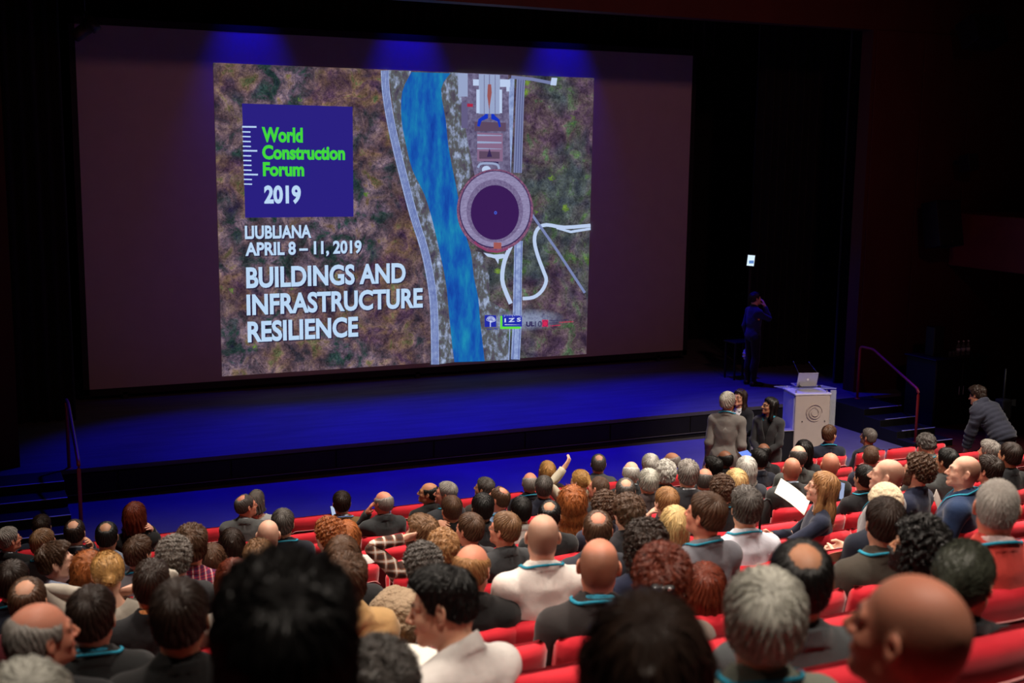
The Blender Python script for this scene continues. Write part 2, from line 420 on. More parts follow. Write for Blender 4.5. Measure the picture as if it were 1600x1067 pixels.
def tex_emit(name, cols, scale, stretch=(1, 1, 1), detail=5):
    m = principled(name, (0, 0, 0), 1, 0); nt, N, L, b = nodes_of(m)
    tc = N.new('ShaderNodeTexCoord'); mp = N.new('ShaderNodeMapping'); mp.inputs['Scale'].default_value = stretch; L.new(tc.outputs['Object'], mp.inputs[0])
    n = N.new('ShaderNodeTexNoise'); n.inputs['Scale'].default_value = scale; n.inputs['Detail'].default_value = detail; n.inputs['Roughness'].default_value = .65; L.new(mp.outputs[0], n.inputs['Vector'])
    r = N.new('ShaderNodeValToRGB'); L.new(n.outputs['Fac'], r.inputs[0])
    while len(r.color_ramp.elements) < len(cols): r.color_ramp.elements.new(.5)
    for e, (p, c) in zip(r.color_ramp.elements, cols): e.position = p; e.color = (*s2l(c), 1)
    L.new(r.outputs[0], b.inputs['Emission Color']); b.inputs['Emission Strength'].default_value = 1.0
    return m
slide = None
_lay = [0]
def layer(name, polys, mat, lab=None):
    """flat shapes of the projected picture, each a hair in front of the last"""
    _lay[0] += 1; y = SCR - .002 * _lay[0]
    V = []; F = []
    for poly in polys:
        n = len(V); V += [(p[0] - 8.27, y - SCR, p[1] - .62) for p in poly]; F.append(list(range(n, n + len(poly))))
    me = mk_mesh(name, np.array(V), F, False)
    o = add_obj(name, me, mat, slide or scr)
    if lab: o['label'] = lab
    return o
def PX(pts): return [SP(*p) for p in pts]
def ribbon(pts, w):
    """list of quads along a px polyline with px widths"""
    q = []; n = len(pts)
    ww = w if isinstance(w, (list, tuple)) else [w] * n
    Ls = []; Rs = []
    for i, p in enumerate(pts):
        a = pts[max(i - 1, 0)]; b = pts[min(i + 1, n - 1)]; dx, dy = b[0] - a[0], b[1] - a[1]; l = math.hypot(dx, dy)
        nx, ny = -dy / l, dx / l; Ls.append((p[0] + nx * ww[i] / 2, p[1] + ny * ww[i] / 2)); Rs.append((p[0] - nx * ww[i] / 2, p[1] - ny * ww[i] / 2))
    return [PX([Ls[i], Ls[i + 1], Rs[i + 1], Rs[i]]) for i in range(n - 1)]
def smooth_line(pts, k=3):
    out = []
    for i in range(len(pts) - 1):
        p0 = pts[max(i - 1, 0)]; p1 = pts[i]; p2 = pts[i + 1]; p3 = pts[min(i + 2, len(pts) - 1)]
        for j in range(k):
            t = j / k
            out.append(tuple(.5 * ((2 * b) + (-a + c) * t + (2 * a - 5 * b + 4 * c - d) * t * t + (-a + 3 * b - 3 * c + d) * t ** 3) for a, b, c, d in zip(p0, p1, p2, p3)))
    out.append(pts[-1]); return out
slide = layer('projected_picture', [PX([(333, 98), (640, 110.5), (700, 565), (347, 588)])], forest('slide_forest_left', 0), 'projected aerial picture of a river and a round tower with event titles')
layer('forest', [PX([(640, 110.5), (928, 122), (916, 553), (690, 567)])], forest('slide_forest_right', 1))
bank = tex_emit('slide_bank', [(.30, (48, 42, 70)), (.42, (84, 78, 92)), (.50, (88, 92, 92)), (.58, (134, 144, 174)), (.70, (178, 196, 224))], 7, (1, 1, .6), 9)
layer('river_bank', [PX([(606, 109.5), (642, 111), (630, 150), (636, 226), (646, 265), (665, 304), (688, 391), (703, 488), (711, 565.5), (687, 568.5), (683, 486), (678, 440), (667, 386), (651, 335), (632, 262), (619, 206)])], bank)
layer('river_bank', [PX([(702, 113), (724, 114), (732, 160), (733, 225), (742, 268), (716, 300), (707, 265), (700, 226), (696, 187), (688, 140)])], bank)
layer('river_bank', [PX([(734, 392), (752, 394), (764, 430), (764, 470), (790, 485), (795, 562), (756, 564), (749, 500), (741, 440)])], bank)
m_hz = tex_emit('slide_haze', [(.3, (86, 92, 128)), (.55, (150, 162, 194)), (.75, (118, 132, 150))], 14)
_nt, _N, _L, _b = nodes_of(m_hz); _tc = _N.new('ShaderNodeTexCoord'); _hc = SP(818, 500)
_sb = _N.new('ShaderNodeVectorMath'); _sb.operation = 'SUBTRACT'; _sb.inputs[1].default_value = (_hc[0] - 8.27, 0, _hc[1] - .62); _L.new(_tc.outputs['Object'], _sb.inputs[0])
_ml = _N.new('ShaderNodeVectorMath'); _ml.operation = 'MULTIPLY'; _ml.inputs[1].default_value = (1.05, 0, 4.2); _L.new(_sb.outputs[0], _ml.inputs[0])
_ln = _N.new('ShaderNodeVectorMath'); _ln.operation = 'LENGTH'; _L.new(_ml.outputs[0], _ln.inputs[0])
_mr = _N.new('ShaderNodeMapRange'); _mr.inputs[1].default_value = .35; _mr.inputs[2].default_value = 1.0; _mr.inputs[3].default_value = .8; _mr.inputs[4].default_value = 0; _L.new(_ln.outputs['Value'], _mr.inputs[0]); _L.new(_mr.outputs[0], _b.inputs['Alpha'])
layer('haze', [PX([(738, 470), (905, 468), (902, 528), (738, 530)])], m_hz)
water = tex_emit('slide_water', [(.3, (18, 52, 152)), (.45, (22, 84, 172)), (.58, (26, 116, 176)), (.72, (36, 148, 180))], 2.2, (1.6, 1, .45), 7)
L_ = smooth_line([(642.6, 112.5), (628, 143.6), (627, 187.5), (634, 226), (644, 265.5), (663, 304.5), (675.5, 346), (686, 391), (696, 439.7), (701, 488.4), (705.8, 537), (709.5, 565.5)])
R_ = smooth_line([(703.6, 114.5), (689, 139), (696, 187.5), (700, 226.5), (707, 265.5), (714.5, 302), (722, 350), (735, 393), (740, 432), (747, 466.5), (749.7, 500.6), (757, 564)])
layer('river', [PX([L_[i], L_[i + 1], R_[i + 1], R_[i]]) for i in range(min(len(L_), len(R_)) - 1)], water, 'blue-green river')
road = tex_emit('slide_road', [(.3, (110, 126, 178)), (.6, (152, 170, 214)), (.8, (176, 196, 228))], 9)
road_d = emit('slide_road_line', (84, 96, 158)); white_e = emit('slide_white', (186, 204, 236))
lr = smooth_line([(600.7, 110), (603, 147), (612, 200), (626, 260), (645.5, 335), (662.5, 389), (673, 440), (678, 487), (679.5, 569)])
layer('road', ribbon(lr, 12.5), road, 'curving pale road left of the river')
for off in (-3.4, -1.2, 1.4, 3.6): layer('lane_line', ribbon([(p[0] + off, p[1]) for p in lr], 1.0), road_d)
layer('road', ribbon([(813, 124), (811, 170), (808, 270)], 13), emit('slide_ballast', (120, 128, 170)))
layer('road', ribbon([(799, 123), (796.5, 200), (793, 278)], 8), road)
for off in (-3.5, 0, 3.5): layer('rail_line', ribbon([(813 + off, 124), (811 + off, 170), (808 + off, 270)], 1), emit('slide_rail', (70, 74, 118)))
layer('road', ribbon(smooth_line([(797, 384), (787, 408), (783.5, 436), (790, 458), (797, 474)]), 6.5), white_e)
layer('road', ribbon([(809, 376), (807.5, 440), (807, 500), (804, 561)], [13, 13, 14, 14]), road, 'straight pale road below the tower')
for off in (-4, 4.5): layer('lane_line', ribbon([(809 + off, 376), (807.5 + off, 440), (807 + off, 500), (804 + off, 561)], 1), road_d)
layer('road', ribbon([(795.5, 500), (793.5, 562)], 1.6), road)
layer('road', ribbon(smooth_line([(921, 352), (880, 355), (852, 351), (838, 358), (833.5, 376), (839, 400), (848, 424), (852, 438), (845, 454), (832, 464), (815, 466)]), [5.5] * 31), white_e, 'looping pale access road')
layer('road', ribbon([(921, 357), (890, 362), (868, 356)], [4, 4, 3]), white_e)
layer('walkway', ribbon([(826, 330), (868, 390), (912, 457)], 4.0), emit('slide_walk', (120, 132, 178)))
layer('walkway', ribbon([(797, 120.5), (830, 124), (866, 131)], 5), emit('slide_walk2', (116, 124, 168)))
layer('shed', [PX([(860, 121.5), (869, 122), (867, 134), (858, 133)])], white_e)
# plant buildings
R4 = lambda x0, y0, x1, y1: PX([(x0, y0), (x1, y0 + .035 * (x1 - x0)), (x1, y1), (x0, y1)])
c_roof = emit('slide_roof', (150, 164, 200)); c_grey = emit('slide_grey', (98, 92, 130)); c_brn = emit('slide_brown', (92, 72, 96)); c_blue = emit('slide_blue', (22, 52, 190)); c_pink = emit('slide_pink', (134, 104, 136)); c_dark = emit('slide_dark', (54, 40, 84))
layer('yard', [PX([(714, 114), (792, 117), (796, 270), (740, 275), (727, 210)])], tex_emit('slide_yard', [(.3, (74, 64, 96)), (.6, (116, 110, 142)), (.8, (140, 142, 178))], 12))
layer('shed', [R4(714, 114.5, 729, 151)], c_roof); layer('shed', [R4(719, 160, 729, 200)], c_grey); layer('shed', [R4(728, 162, 737, 167)], emit('slide_red', (170, 40, 70)))
layer('hall_roof', [R4(746, 116, 779, 178)], c_roof, 'long pale factory roof'); layer('shed', [R4(737, 124, 746, 134)], white_e); layer('shed', [R4(779, 124, 795, 136), R4(789, 134, 794, 143)], white_e)
layer('roof_seam', [R4(762, 117, 763, 178), R4(754, 117, 754.8, 178), R4(771, 117, 771.8, 178)], c_grey)
layer('rust_stain', [PX([(760, 132), (765, 132), (766, 145), (762, 172), (759, 150)])], emit('slide_rust', (150, 84, 84)))
layer('shed', [R4(742, 140, 747, 177), R4(778, 140, 782, 177)], white_e)
layer('hall_floor', [R4(739, 190, 788, 205)], c_brn)
layer('blue_arch', [PX([(743, 197), (745, 186), (753, 181), (756, 178), (760, 178), (760, 185), (750, 189), (747, 198)]), PX([(780, 198), (778, 187), (772, 182), (769, 178), (765, 178), (765, 186), (775, 190), (777, 199)])], c_blue)
layer('shed', [R4(743, 207, 783, 252)], c_pink)
layer('roof_seam', [R4(743, 210, 781, 212.4), R4(743, 220.5, 781, 224), R4(743, 231, 781, 233)], c_roof)
layer('shed', [R4(746, 236, 778, 248)], c_brn); layer('shed', [PX([(758, 245), (762, 232), (766, 245)]), R4(753, 252, 776, 256)], c_dark)
layer('pipe', ribbon(smooth_line([(744, 262), (748, 256), (762, 255), (774, 257), (777, 264)]), 3.5), c_roof)
layer('tank', [PX([(757 + 7 * math.cos(t), 265 + 6 * math.sin(t)) for t in np.linspace(0, 2 * math.pi, 16, endpoint=False)])], white_e)
def disc(cx, cy, rx, ry, n=48): return PX([(cx + rx * math.cos(t), cy + ry * math.sin(t)) for t in np.linspace(0, 2 * math.pi, n, endpoint=False)])
layer('tower_rim', [disc(770.5, 328, 59.5, 64)], tex_emit('slide_brick', [(.35, (96, 60, 100)), (.6, (140, 92, 120)), (.75, (160, 120, 150))], 20), 'brick-red outer rim of the round tower')
layer('tower_gap', [disc(770.5, 327, 56, 60.5)], c_dark)
layer('tower_wall', [disc(770.5, 326.5, 54.5, 59)], tex_emit('slide_tower', [(.3, (122, 112, 150)), (.6, (150, 142, 180)), (.8, (164, 160, 200))], 14, (1, 1, 3)), 'pale grey ring of the round tower')
layer('tower_inner', [disc(770, 329, 44, 49)], tex_emit('slide_tower_in', [(.3, (96, 82, 122)), (.7, (134, 122, 160))], 22))
layer('tower_hole', [disc(770, 331.5, 37.5, 42.5)], emit('slide_hole', (58, 28, 86)), 'dark round opening of the tower')
layer('tower_dot', [disc(771, 332, 2.2, 2.6, 14)], emit('slide_dot', (70, 100, 220))); layer('tower_dot', [disc(771, 332, 1, 1.2, 12)], emit('slide_hole2', (40, 20, 90)))
layer('platform', [R4(768, 378, 780, 388)], emit('slide_orange', (160, 88, 84)))
layer('scaffold', ribbon([(738, 377), (745, 384), (758, 391), (774, 393), (790, 388)], 3), emit('slide_redish', (140, 60, 100)))
layer('debris', [PX([(752, 394), (768, 397), (784, 396), (786, 402), (776, 404), (775, 412), (770, 403), (758, 400)])], white_e)
# title box and lettering
layer('title_box', [PX([(376, 162), (548, 167), (549.5, 338), (381, 339.5)])], emit('slide_navy', (42, 32, 128)), 'dark blue title square')
tk = []
for yy, lng in ((467, 1), (498, 0), (527, 0), (557, 0), (587, 0), (614, 1), (645, 0), (674, 0), (703, 0), (733, 0), (760, 1), (790, 0), (819, 0)):
    X0 = 320 + (222 + (yy - 467) * .026) / 3.953; X1 = X0 + (88 if lng else 50) / 3.953; Y0 = 80 + yy / 3.953; h = (1.25 if lng else 1.0)
    tk.append(PX([(X0, Y0 - h), (X1, Y0 - h + .3), (X1, Y0 + h + .3), (X0, Y0 + h)]))
for t in tk: layer('ruler_tick', [t], emit('slide_text_w', (186, 212, 246)))
def text_mesh(txt, bold=.0, spacing=1.0):
    cu = bpy.data.curves.new('lettering', 'FONT'); cu.body = txt; cu.size = 1; cu.offset = bold; cu.resolution_u = 4; cu.space_character = spacing
    ob = bpy.data.objects.new('lettering_tmp', cu); COL.objects.link(ob)
    bpy.context.view_layer.update()
    dg = bpy.context.evaluated_depsgraph_get(); me = bpy.data.meshes.new_from_object(ob.evaluated_get(dg))
    bpy.data.objects.remove(ob); bpy.data.curves.remove(cu)
    V = np.array([v.co[:] for v in me.vertices]); F = [list(p.vertices) for p in me.polygons]
    bpy.data.meshes.remove(me); return V, F
CAP = {}
def lettering(txt, x0, x1, yb, yt, mat, bold=.035, lab=None, desc=False, spacing=1.0, xl=None):
    """txt on the slide from px x0..x1, baseline yb and cap top yt measured at the left end"""
    V, F = text_mesh(txt, bold, spacing)
    cv, _ = text_mesh('H', bold); capb, capt = cv[:, 1].min(), cv[:, 1].max()
    # letters with a hanging tail (J) are set on the baseline
    par = list(range(len(V)))
    def find(i):
        while par[i] != i: par[i] = par[par[i]]; i = par[i]
        return i
    for f in F:
        for k in f[1:]: par[find(k)] = find(f[0])
    comp = np.array([find(i) for i in range(len(V))])
    for c in np.unique(comp):
        m = comp == c; y0, y1 = V[m, 1].min(), V[m, 1].max()
        if y0 < capb - .06 and y1 > capt - .05:
            up = m & (V[:, 1] > capt - .12); xa, xb = V[up, 0].min(), V[up, 0].max(); w = xb - xa; R = .095; yc = capb + R + w / 2
            ii = np.where(m)[0]; V[ii, 0] = np.clip(V[ii, 0], xa, xb); V[ii, 1] = np.maximum(V[ii, 1], yc)
            cx = (xa + xb) / 2 - R; arc = [(cx + (R + s_ * w / 2) * math.cos(t), yc + (R + s_ * w / 2) * math.sin(t), 0) for t in np.linspace(0, -1.9, 9) for s_ in (1, -1)]
            n0 = len(V); V = np.concatenate([V, np.array(arc)]); F = F + [[n0 + 2 * i, n0 + 2 * i + 1, n0 + 2 * i + 3, n0 + 2 * i + 2] for i in range(8)]
            comp = np.concatenate([comp, np.full(len(arc), -1)])
    a = SP(x0, yb); t = SP(x0, yt); xr = SP(x1, yb - .09 * (x1 - x0))[0]
    sx = (xr - a[0]) / (V[:, 0].max() - V[:, 0].min()); sz = (t[1] - a[1]) / (capt - capb)
    _lay[0] += 1; y = -.002 * _lay[0]
    W = np.stack([a[0] + (V[:, 0] - V[:, 0].min()) * sx - 8.27, np.full(len(V), y), a[1] + (V[:, 1] - capb) * sz - .62], 1)
    me = mk_mesh('lettering', W, F, False); o = add_obj('lettering', me, mat, slide)
    if lab: o['label'] = lab
    return o
green = emit('slide_green', (66, 214, 60)); txtw = emit('slide_text', (186, 214, 244)); shadow = emit('slide_shadow', (40, 28, 58))
for txt, a, b, yb, yt, mt, bd in (('World', 406.5, 470, 222, 198.5, green, .042), ('Construction', 407, 535.5, 248.8, 226.5, green, .042), ('Forum', 408, 472, 275, 253, green, .042),
                              ('2019', 410, 467, 317.5, 289.5, txtw, .042)):
    lettering(txt, a, b, yb, yt, mt, bd, 'projected words reading ' + txt)
for txt, a, b, yb, yt, bd in (('LJUBLJANA', 380, 483, 372.7, 352, .034), ('APRIL 8 – 11, 2019', 380.5, 561, 398.8, 378, .034),
                          ('BUILDINGS AND', 382, 629.5, 449, 416.5, .034), ('INFRASTRUCTURE', 382.5, 656, 491, 458.7, .034), ('RESILIENCE', 384, 555.5, 533, 500.8, .034)):
    lettering(txt, a + 1.6, b + 1.6, yb + 1.6, yt + 1.6, shadow, bd + .012, 'soft dark shadow under the words ' + txt)
    lettering(txt, a, b, yb, yt, txtw, bd, 'projected words reading ' + txt)
# logos
lgb = emit('slide_logo_blue', (34, 44, 168)); lgw = emit('slide_logo_white', (206, 218, 250)); lgk = emit('slide_logo_dark', (44, 34, 84)); lgr = emit('slide_logo_red', (206, 40, 84))
layer('logo_square', [R4(752, 490.5, 770, 509)], lgb, 'blue square tree emblem')
layer('logo_tree', ribbon([(760.8, 508.8), (760.8, 499)], 1.3), lgw)
for k in range(9):
    t = math.pi * (1.12 + .95 * k / 8); cx, cy = 761 + 5.2 * math.cos(-t) , 498.5 - 4.6 * abs(math.sin(t)) + (.8 if k in (0, 8) else 0)
    layer('logo_tree', ribbon([(cx + 1.5 * math.cos(q), cy + 1.6 * math.sin(q)) for q in np.linspace(0, 2 * math.pi, 9)], .55), lgw)
    layer('logo_tree', ribbon([(760.8, 501.5), (cx, cy + 1.4)], .45), lgw)
layer('logo_square', [R4(775, 491.5, 806.5, 511.6)], emit('slide_logo_green', (96, 220, 60)), 'green shadow of the ruler emblem')
layer('logo_square', [R4(778.2, 489.5, 808.6, 508)], lgb, 'blue ruler emblem')
for k in range(11): layer('ruler_tick', [R4(781 + 2.5 * k, 489.4, 781.5 + 2.5 * k, 493 if k % 5 == 0 else 491.6)], lgw)
lettering('I Z S', 780.7, 806, 501.2, 495.2, lgw, .03, 'letters I Z S')
layer('logo_line', [R4(781, 504.2, 806, 505.2)], lgw)
lettering('ENGINEERS', 781, 806, 505.8, 503.8, lgw, .02) if False else None
lettering('UL', 814, 827, 508, 500, lgk, .05, 'letters U L'); lettering('10', 828, 838.3, 508, 499.6, lgk, .0, 'digits one and zero')
layer('logo_square', [R4(838.8, 497, 848.2, 508)], lgr, 'red square of the anniversary emblem'); layer('logo_ring', ribbon([(843.5 + 4.1 * math.cos(q), 503 + 4.6 * math.sin(q)) for q in np.linspace(0, 2 * math.pi, 17)], .7), lgk)
for k in range(4): layer('logo_line', [R4(839.5 + 2.3 * k, 489.5, 840.2 + 2.3 * k, 497)], emit('slide_logo_grey', (92, 92, 130)))
lettering('Univerza v Ljubljani', 849.8, 880, 499.3, 497.2, lgk, .02); lettering('Fakulteta', 849.8, 863.5, 503, 501, lgk, .02); lettering('za gradbeništvo', 864.5, 887, 501.8, 499.9, lgr, .02); lettering('in geodezijo', 849.8, 867, 507, 505, lgr, .02)
lettering('WFEO · FMOI', 752.2, 769.6, 512.7, 510.6, lgb, .02)
# ---------------------------------------------------------------- tiers, steps, rails
for r in range(1, NROW):
    y1 = ROW_Y[r] + .62; y0 = (ROW_Y[r + 1] + .62) if r + 1 < NROW else -1.2
    z = ROW_F[r]
    mb = MB().box((7.5, (y0 + y1) / 2, z - .15), (19, y1 - y0, .3))
    struct('floor_tier', mb, m_tier, label='carpeted seating tier, step %d up from the front floor' % r)
struct('floor_aisle', MB().box((7.5, 0.0, 3.0 + .2), (19, .6, .2)), m_tier, label='carpet behind the last row') if False else None
m_step = noisy('step_black', s2l((20, 19, 20)), rough=.6, spec=.3, amt=.15, scale=4, bump=.1)
def stairs(x0, x1, yfirst, label, nose_x0):
    s = thing('stage_steps', label, 'steps', ((x0 + x1) / 2, SY, 0))
    for k in range(4):
        z = ST * (4 - k) / 4; y = yfirst - .42 * k
        yb = (yfirst - .42 * (k - 1)) if k else SY
        td = local(MB().box(((x0 + x1) / 2, (y + yb) / 2, z / 2), (x1 - x0, yb - y, z - .002), .004), s).obj('tread', m_step, s)
        local(MB().box((nose_x0 + (x1 - nose_x0) / 2, y + .012, z + .003), (x1 - nose_x0, .022, .006)), s).obj('nosing', m_nose, td, label='pale strip')
    return s
stairs(14.5, 15.35, 16.45, 'black carpeted steps with pale nosings right of the lectern', 14.62)
stairs(.30, 1.24, 16.75, 'black steps with pale nosings at the left end of the stage', .36)
def rail(label, pts):
    o = thing('handrail', label, 'handrail', (pts[0][0], pts[0][1], 0))
    me = local(MB().tube(pts, .024, 10), o).mesh('tube', True); add_obj('tube', me, m_rail, o)
    for p in (pts[0], pts[-1]):
        me = local(MB().lathe([(.05, 0), (.05, .008), (.03, .012)], (p[0], p[1], p[2])), o).mesh('base_plate', True); add_obj('base_plate', me, m_rail, o)
    return o
def bend(pts, r=.08):
    out = [pts[0]]
    for i in range(1, len(pts) - 1):
        a, b, c = (Vector(p) for p in (pts[i - 1], pts[i], pts[i + 1]))
        d1 = (a - b).normalized(); d2 = (c - b).normalized()
        for t in (0, .25, .5, .75, 1):
            p = (b + d1 * r) * (1 - t) ** 2 + b * 2 * t * (1 - t) + (b + d2 * r) * t * t; out.append(tuple(p))
    out.append(pts[-1]); return out
rail('dark red tubular handrail of the right-hand stage steps', bend([(14.62, 15.3, .1), (14.62, 15.3, 1.0), (15.02, 16.9, 1.42), (15.02, 17.25, 1.42), (15.02, 17.25, ST)]))
rail('dark red tubular handrail of the left-hand stage steps', bend([(1.33, 15.6, 0), (1.33, 15.6, .98), (1.36, 17.1, 1.43), (1.36, 17.42, 1.43), (1.36, 17.42, ST)]))

# ---------------------------------------------------------------- lectern with laptop and microphones
m_lect = noisy('lectern_front', s2l((178, 166, 156)), rough=.5, spec=.4, amt=.04, scale=6, bump=.02)
m_lside = noisy('lectern_side', s2l((190, 188, 190)), rough=.45, spec=.4, amt=.04, scale=6, bump=.02)
m_acr = principled('acrylic', (.85, .9, .95), .05, .5, alpha=.22)
m_alu = principled('aluminium', s2l((176, 172, 168)), .35, .5, metal=.6)
m_dk = principled('dark_plastic', s2l((22, 22, 24)), .45, .4)
LX, LY, LR = 12.46, 15.50, math.radians(-16)
lec = thing('lectern', 'pale grey lectern with a round swirl emblem, standing before the stage', 'lectern', (LX, LY, 0), LR)
MB().box((0, .02, .55), (.60, .50, 1.06), .03).obj('body', m_lside, lec)
fp = MB().box((0, -.245, .555), (.585, .03, 1.07), .012).obj('front_panel', m_lect, lec, label='beige front panel')
MB().box((0, 0.0, 1.095), (.62, .54, .03), .008).obj('top', m_lside, lec)
MB().box((-.02, .05, 1.15), (.84, .56, .012), .003, Matrix.Rotation(math.radians(-6), 3, 'X')).obj('acrylic_shelf', m_acr, lec, label='clear acrylic shelf')
for sx in (-1, 1):
    for yy in (-.18, .22): MB().lathe([(.012, 1.11), (.012, 1.15)], (sx * .26, yy, 0), 10).obj('standoff', m_alu, lec)
MB().box((.36, -.20, .62), (.10, .008, 1.06), .002).obj('acrylic_shelf', m_acr, lec)
V = []
for k in range(3):                                                            # swirl emblem in relief
    R_k = (.125, .085, .05)[k]
    pts = [(.035 + (R_k + .02 * t / 5.2) * math.cos(t + k * 1.3), -.263, .80 + (R_k + .02 * t / 5.2) * math.sin(t + k * 1.3)) for t in np.linspace(0, 5.2, 26)]
    me = MB().tube(pts, [.004 + .011 * math.sin(math.pi * i / 25) for i in range(26)], 6).mesh('emblem', True)
    add_obj('emblem', me, principled('emblem_grey', s2l((158, 144, 136)), .5), fp)
for sx, zz in ((-.17, .66), (.21, .66), (-.17, .28), (.21, .28)):
    me = MB().tube([(sx, -.262, zz), (sx, -.272, zz)], .009, 8).mesh('screw', True); add_obj('screw', me, m_dk, fp)
Rz = Matrix.Rotation(LR, 4, 'Z'); LM = Matrix.Translation((LX, LY, 0)) @ Rz
lap = thing('laptop', 'open silver laptop on the lectern, its lid towards the seats', 'laptop', LM @ Vector((.0, .06, 1.165)), LR)
MB().box((0, .10, .008), (.34, .24, .016), .004).obj('keyboard_base', m_alu, lap)
MB().box((0, -.055, .125), (.34, .010, .235), .003, Matrix.Rotation(math.radians(16), 3, 'X')).obj('lid', m_alu, lap)
me = MB().lathe([(.018, 0), (.018, .001)], (0, 0, 0), 14); me.v = [(a, -.0650 - c - .002, .125 + b) for a, b, c in me.v]; me.obj('lid_mark', principled('lid_mark', s2l((206, 204, 202)), .3), lap)
for dx, top in ((-.13, (-.16, .20, 1.52)), (.2, (.13, .24, 1.50))):
    mic = thing('gooseneck_microphone', 'thin black gooseneck microphone %s the laptop' % ('left of' if dx < 0 else 'right of'), 'microphone', LM @ Vector((dx, .0, 1.16)), LR)
    me = MB().tube([(0, 0, 0), (0, .02, .12), ((top[0] - dx) * .4, .06, .24), (top[0] - dx, top[1], top[2] - 1.16)], .004, 6).mesh('stem', True); add_obj('stem', me, m_dk, mic)
    me = MB().tube([(top[0] - dx, top[1], top[2] - 1.16), ((top[0] - dx) * 1.2, top[1] + .03, top[2] - 1.13)], .009, 8).mesh('capsule', True); add_obj('capsule', me, m_dk, mic)
    me = MB().lathe([(.028, 0), (.028, .015), (.01, .03)], (0, 0, 0), 12).mesh('base', True); add_obj('base', me, m_dk, mic)
for i, (pts, lab) in enumerate(((((-.3, -.02, 1.165), (-.22, .02, 1.17), (-.1, -.05, 1.168), (.02, -.08, 1.168), (.15, -.02, 1.168)), 'thin cable lying on the acrylic shelf of the lectern'),)):
    me = MB().tube([LM @ Vector(p) for p in pts], .004, 6).mesh('cable', True); add_obj('cable', me, m_dk, None, lab, 'cable')
me = MB().tube([(12.0, 14.95, .006), (12.55, 14.6, .006), (12.9, 14.72, .006), (13.3, 14.75, .006), (13.75, 14.86, .006)], .010, 6).mesh('cable', True)
add_obj('cable', me, principled('cable_white', s2l((190, 190, 205)), .5), None, 'white cable lying on the floor right of the lectern', 'cable')
me = MB().tube([(12.02, 15.06, .006), (11.9, 14.8, .04), (12.02, 14.7, .02), (12.1, 14.86, .006), (12.2, 14.92, .006)], .010, 6).mesh('cable', True)
add_obj('cable', me, m_dk, None, 'dark looped cable at the foot of the lectern', 'cable')
# confidence monitor on the floor
mon = thing('floor_monitor', 'black wedge-shaped floor monitor with a pale top edge left of the lectern', 'monitor', (11.72, 15.75, 0), math.radians(-12))
me = MB().prism([(-.30, .02), (.30, .02), (.30, .10), (-.14, .50), (-.30, .50)], 0, -.52, .52); me.obj('cabinet', m_dk, mon)
MB().box((0, -.24, .508), (1.06, .16, .014), .003).obj('top_edge', m_alu, mon, label='pale metal top edge')
MB().box((0, -.303, .25), (.5, .008, .05)).obj('vent', m_alu, mon); MB().box((0, -.303, .16), (.5, .008, .02)).obj('vent', m_alu, mon)

# ---------------------------------------------------------------- cabinet with bottles, right of the steps
cb = thing('black_cabinet', 'tall black equipment cabinet against the right-hand wall', 'cabinet', (16.65, 16.75, 0), math.radians(0))
MB().box((0, 0, .62), (1.25, .75, 1.2), .01).obj('body', m_dk, cb)
MB().box((0, 0, 1.235), (1.32, .82, .03), .006).obj('top', m_dk, cb)
for sx in (-1, 1):
    dr = MB().box((sx * .31, -.38, .62), (.60, .012, 1.12), .004).obj('door', m_dk, cb); MB().box((sx * .05, -.392, .65), (.015, .015, .16), .004).obj('handle', m_alu, dr)
m_glass = principled('clear_glass', (.8, .88, .95), .05, .6, trans=.85, alpha=.55)
for i, (dx, lab) in enumerate(((.12, 'leftmost clear bottle on the black cabinet'), (.24, 'middle clear bottle on the black cabinet'), (.36, 'rightmost clear bottle on the black cabinet'))):
    b = thing('water_bottle', lab, 'bottle', (16.65 + dx, 16.62, 1.25), 0, 'water bottles on the black cabinet')
    me = MB().lathe([(.035, 0), (.038, .01), (.038, .15), (.03, .19), (.014, .22), (.014, .25)], (0, 0, 0), 14).mesh('bottle_body', True); add_obj('bottle_body', me, m_glass, b)
    me = MB().lathe([(.039, .07), (.039, .13)], (0, 0, 0), 14).mesh('paper_label', True); add_obj('paper_label', me, principled('bottle_label', s2l((190, 200, 215)), .6), b)
    me = MB().lathe([(.016, .245), (.016, .27)], (0, 0, 0), 10).mesh('cap', True); add_obj('cap', me, principled('bottle_cap', s2l((210, 215, 225)), .5), b)
for i, dx in enumerate((-.14, -.05, .03)):
    me = MB().lathe([(.026, 0), (.03, .09), (.032, .1), (.028, .1), (.024, .01)], (0, 0, 0), 14).mesh('drinking_glass', True)
    o = add_obj('drinking_glass', me, m_glass, None, ('leftmost', 'middle', 'rightmost')[i] + ' upturned drinking glass beside the bottles on the black cabinet', 'glass', 'drinking glasses on the black cabinet'); o.location = (16.65 + dx, 16.55, 1.25)
tw = thing('slim_speaker', 'slim upright black speaker on the left half of the black cabinet', 'speaker', (16.35, 16.78, 1.25))
MB().box((0, 0, .27), (.26, .22, .54), .012).obj('case', m_dk, tw); MB().box((0, -.113, .27), (.22, .006, .48)).obj('grille', m_black, tw)

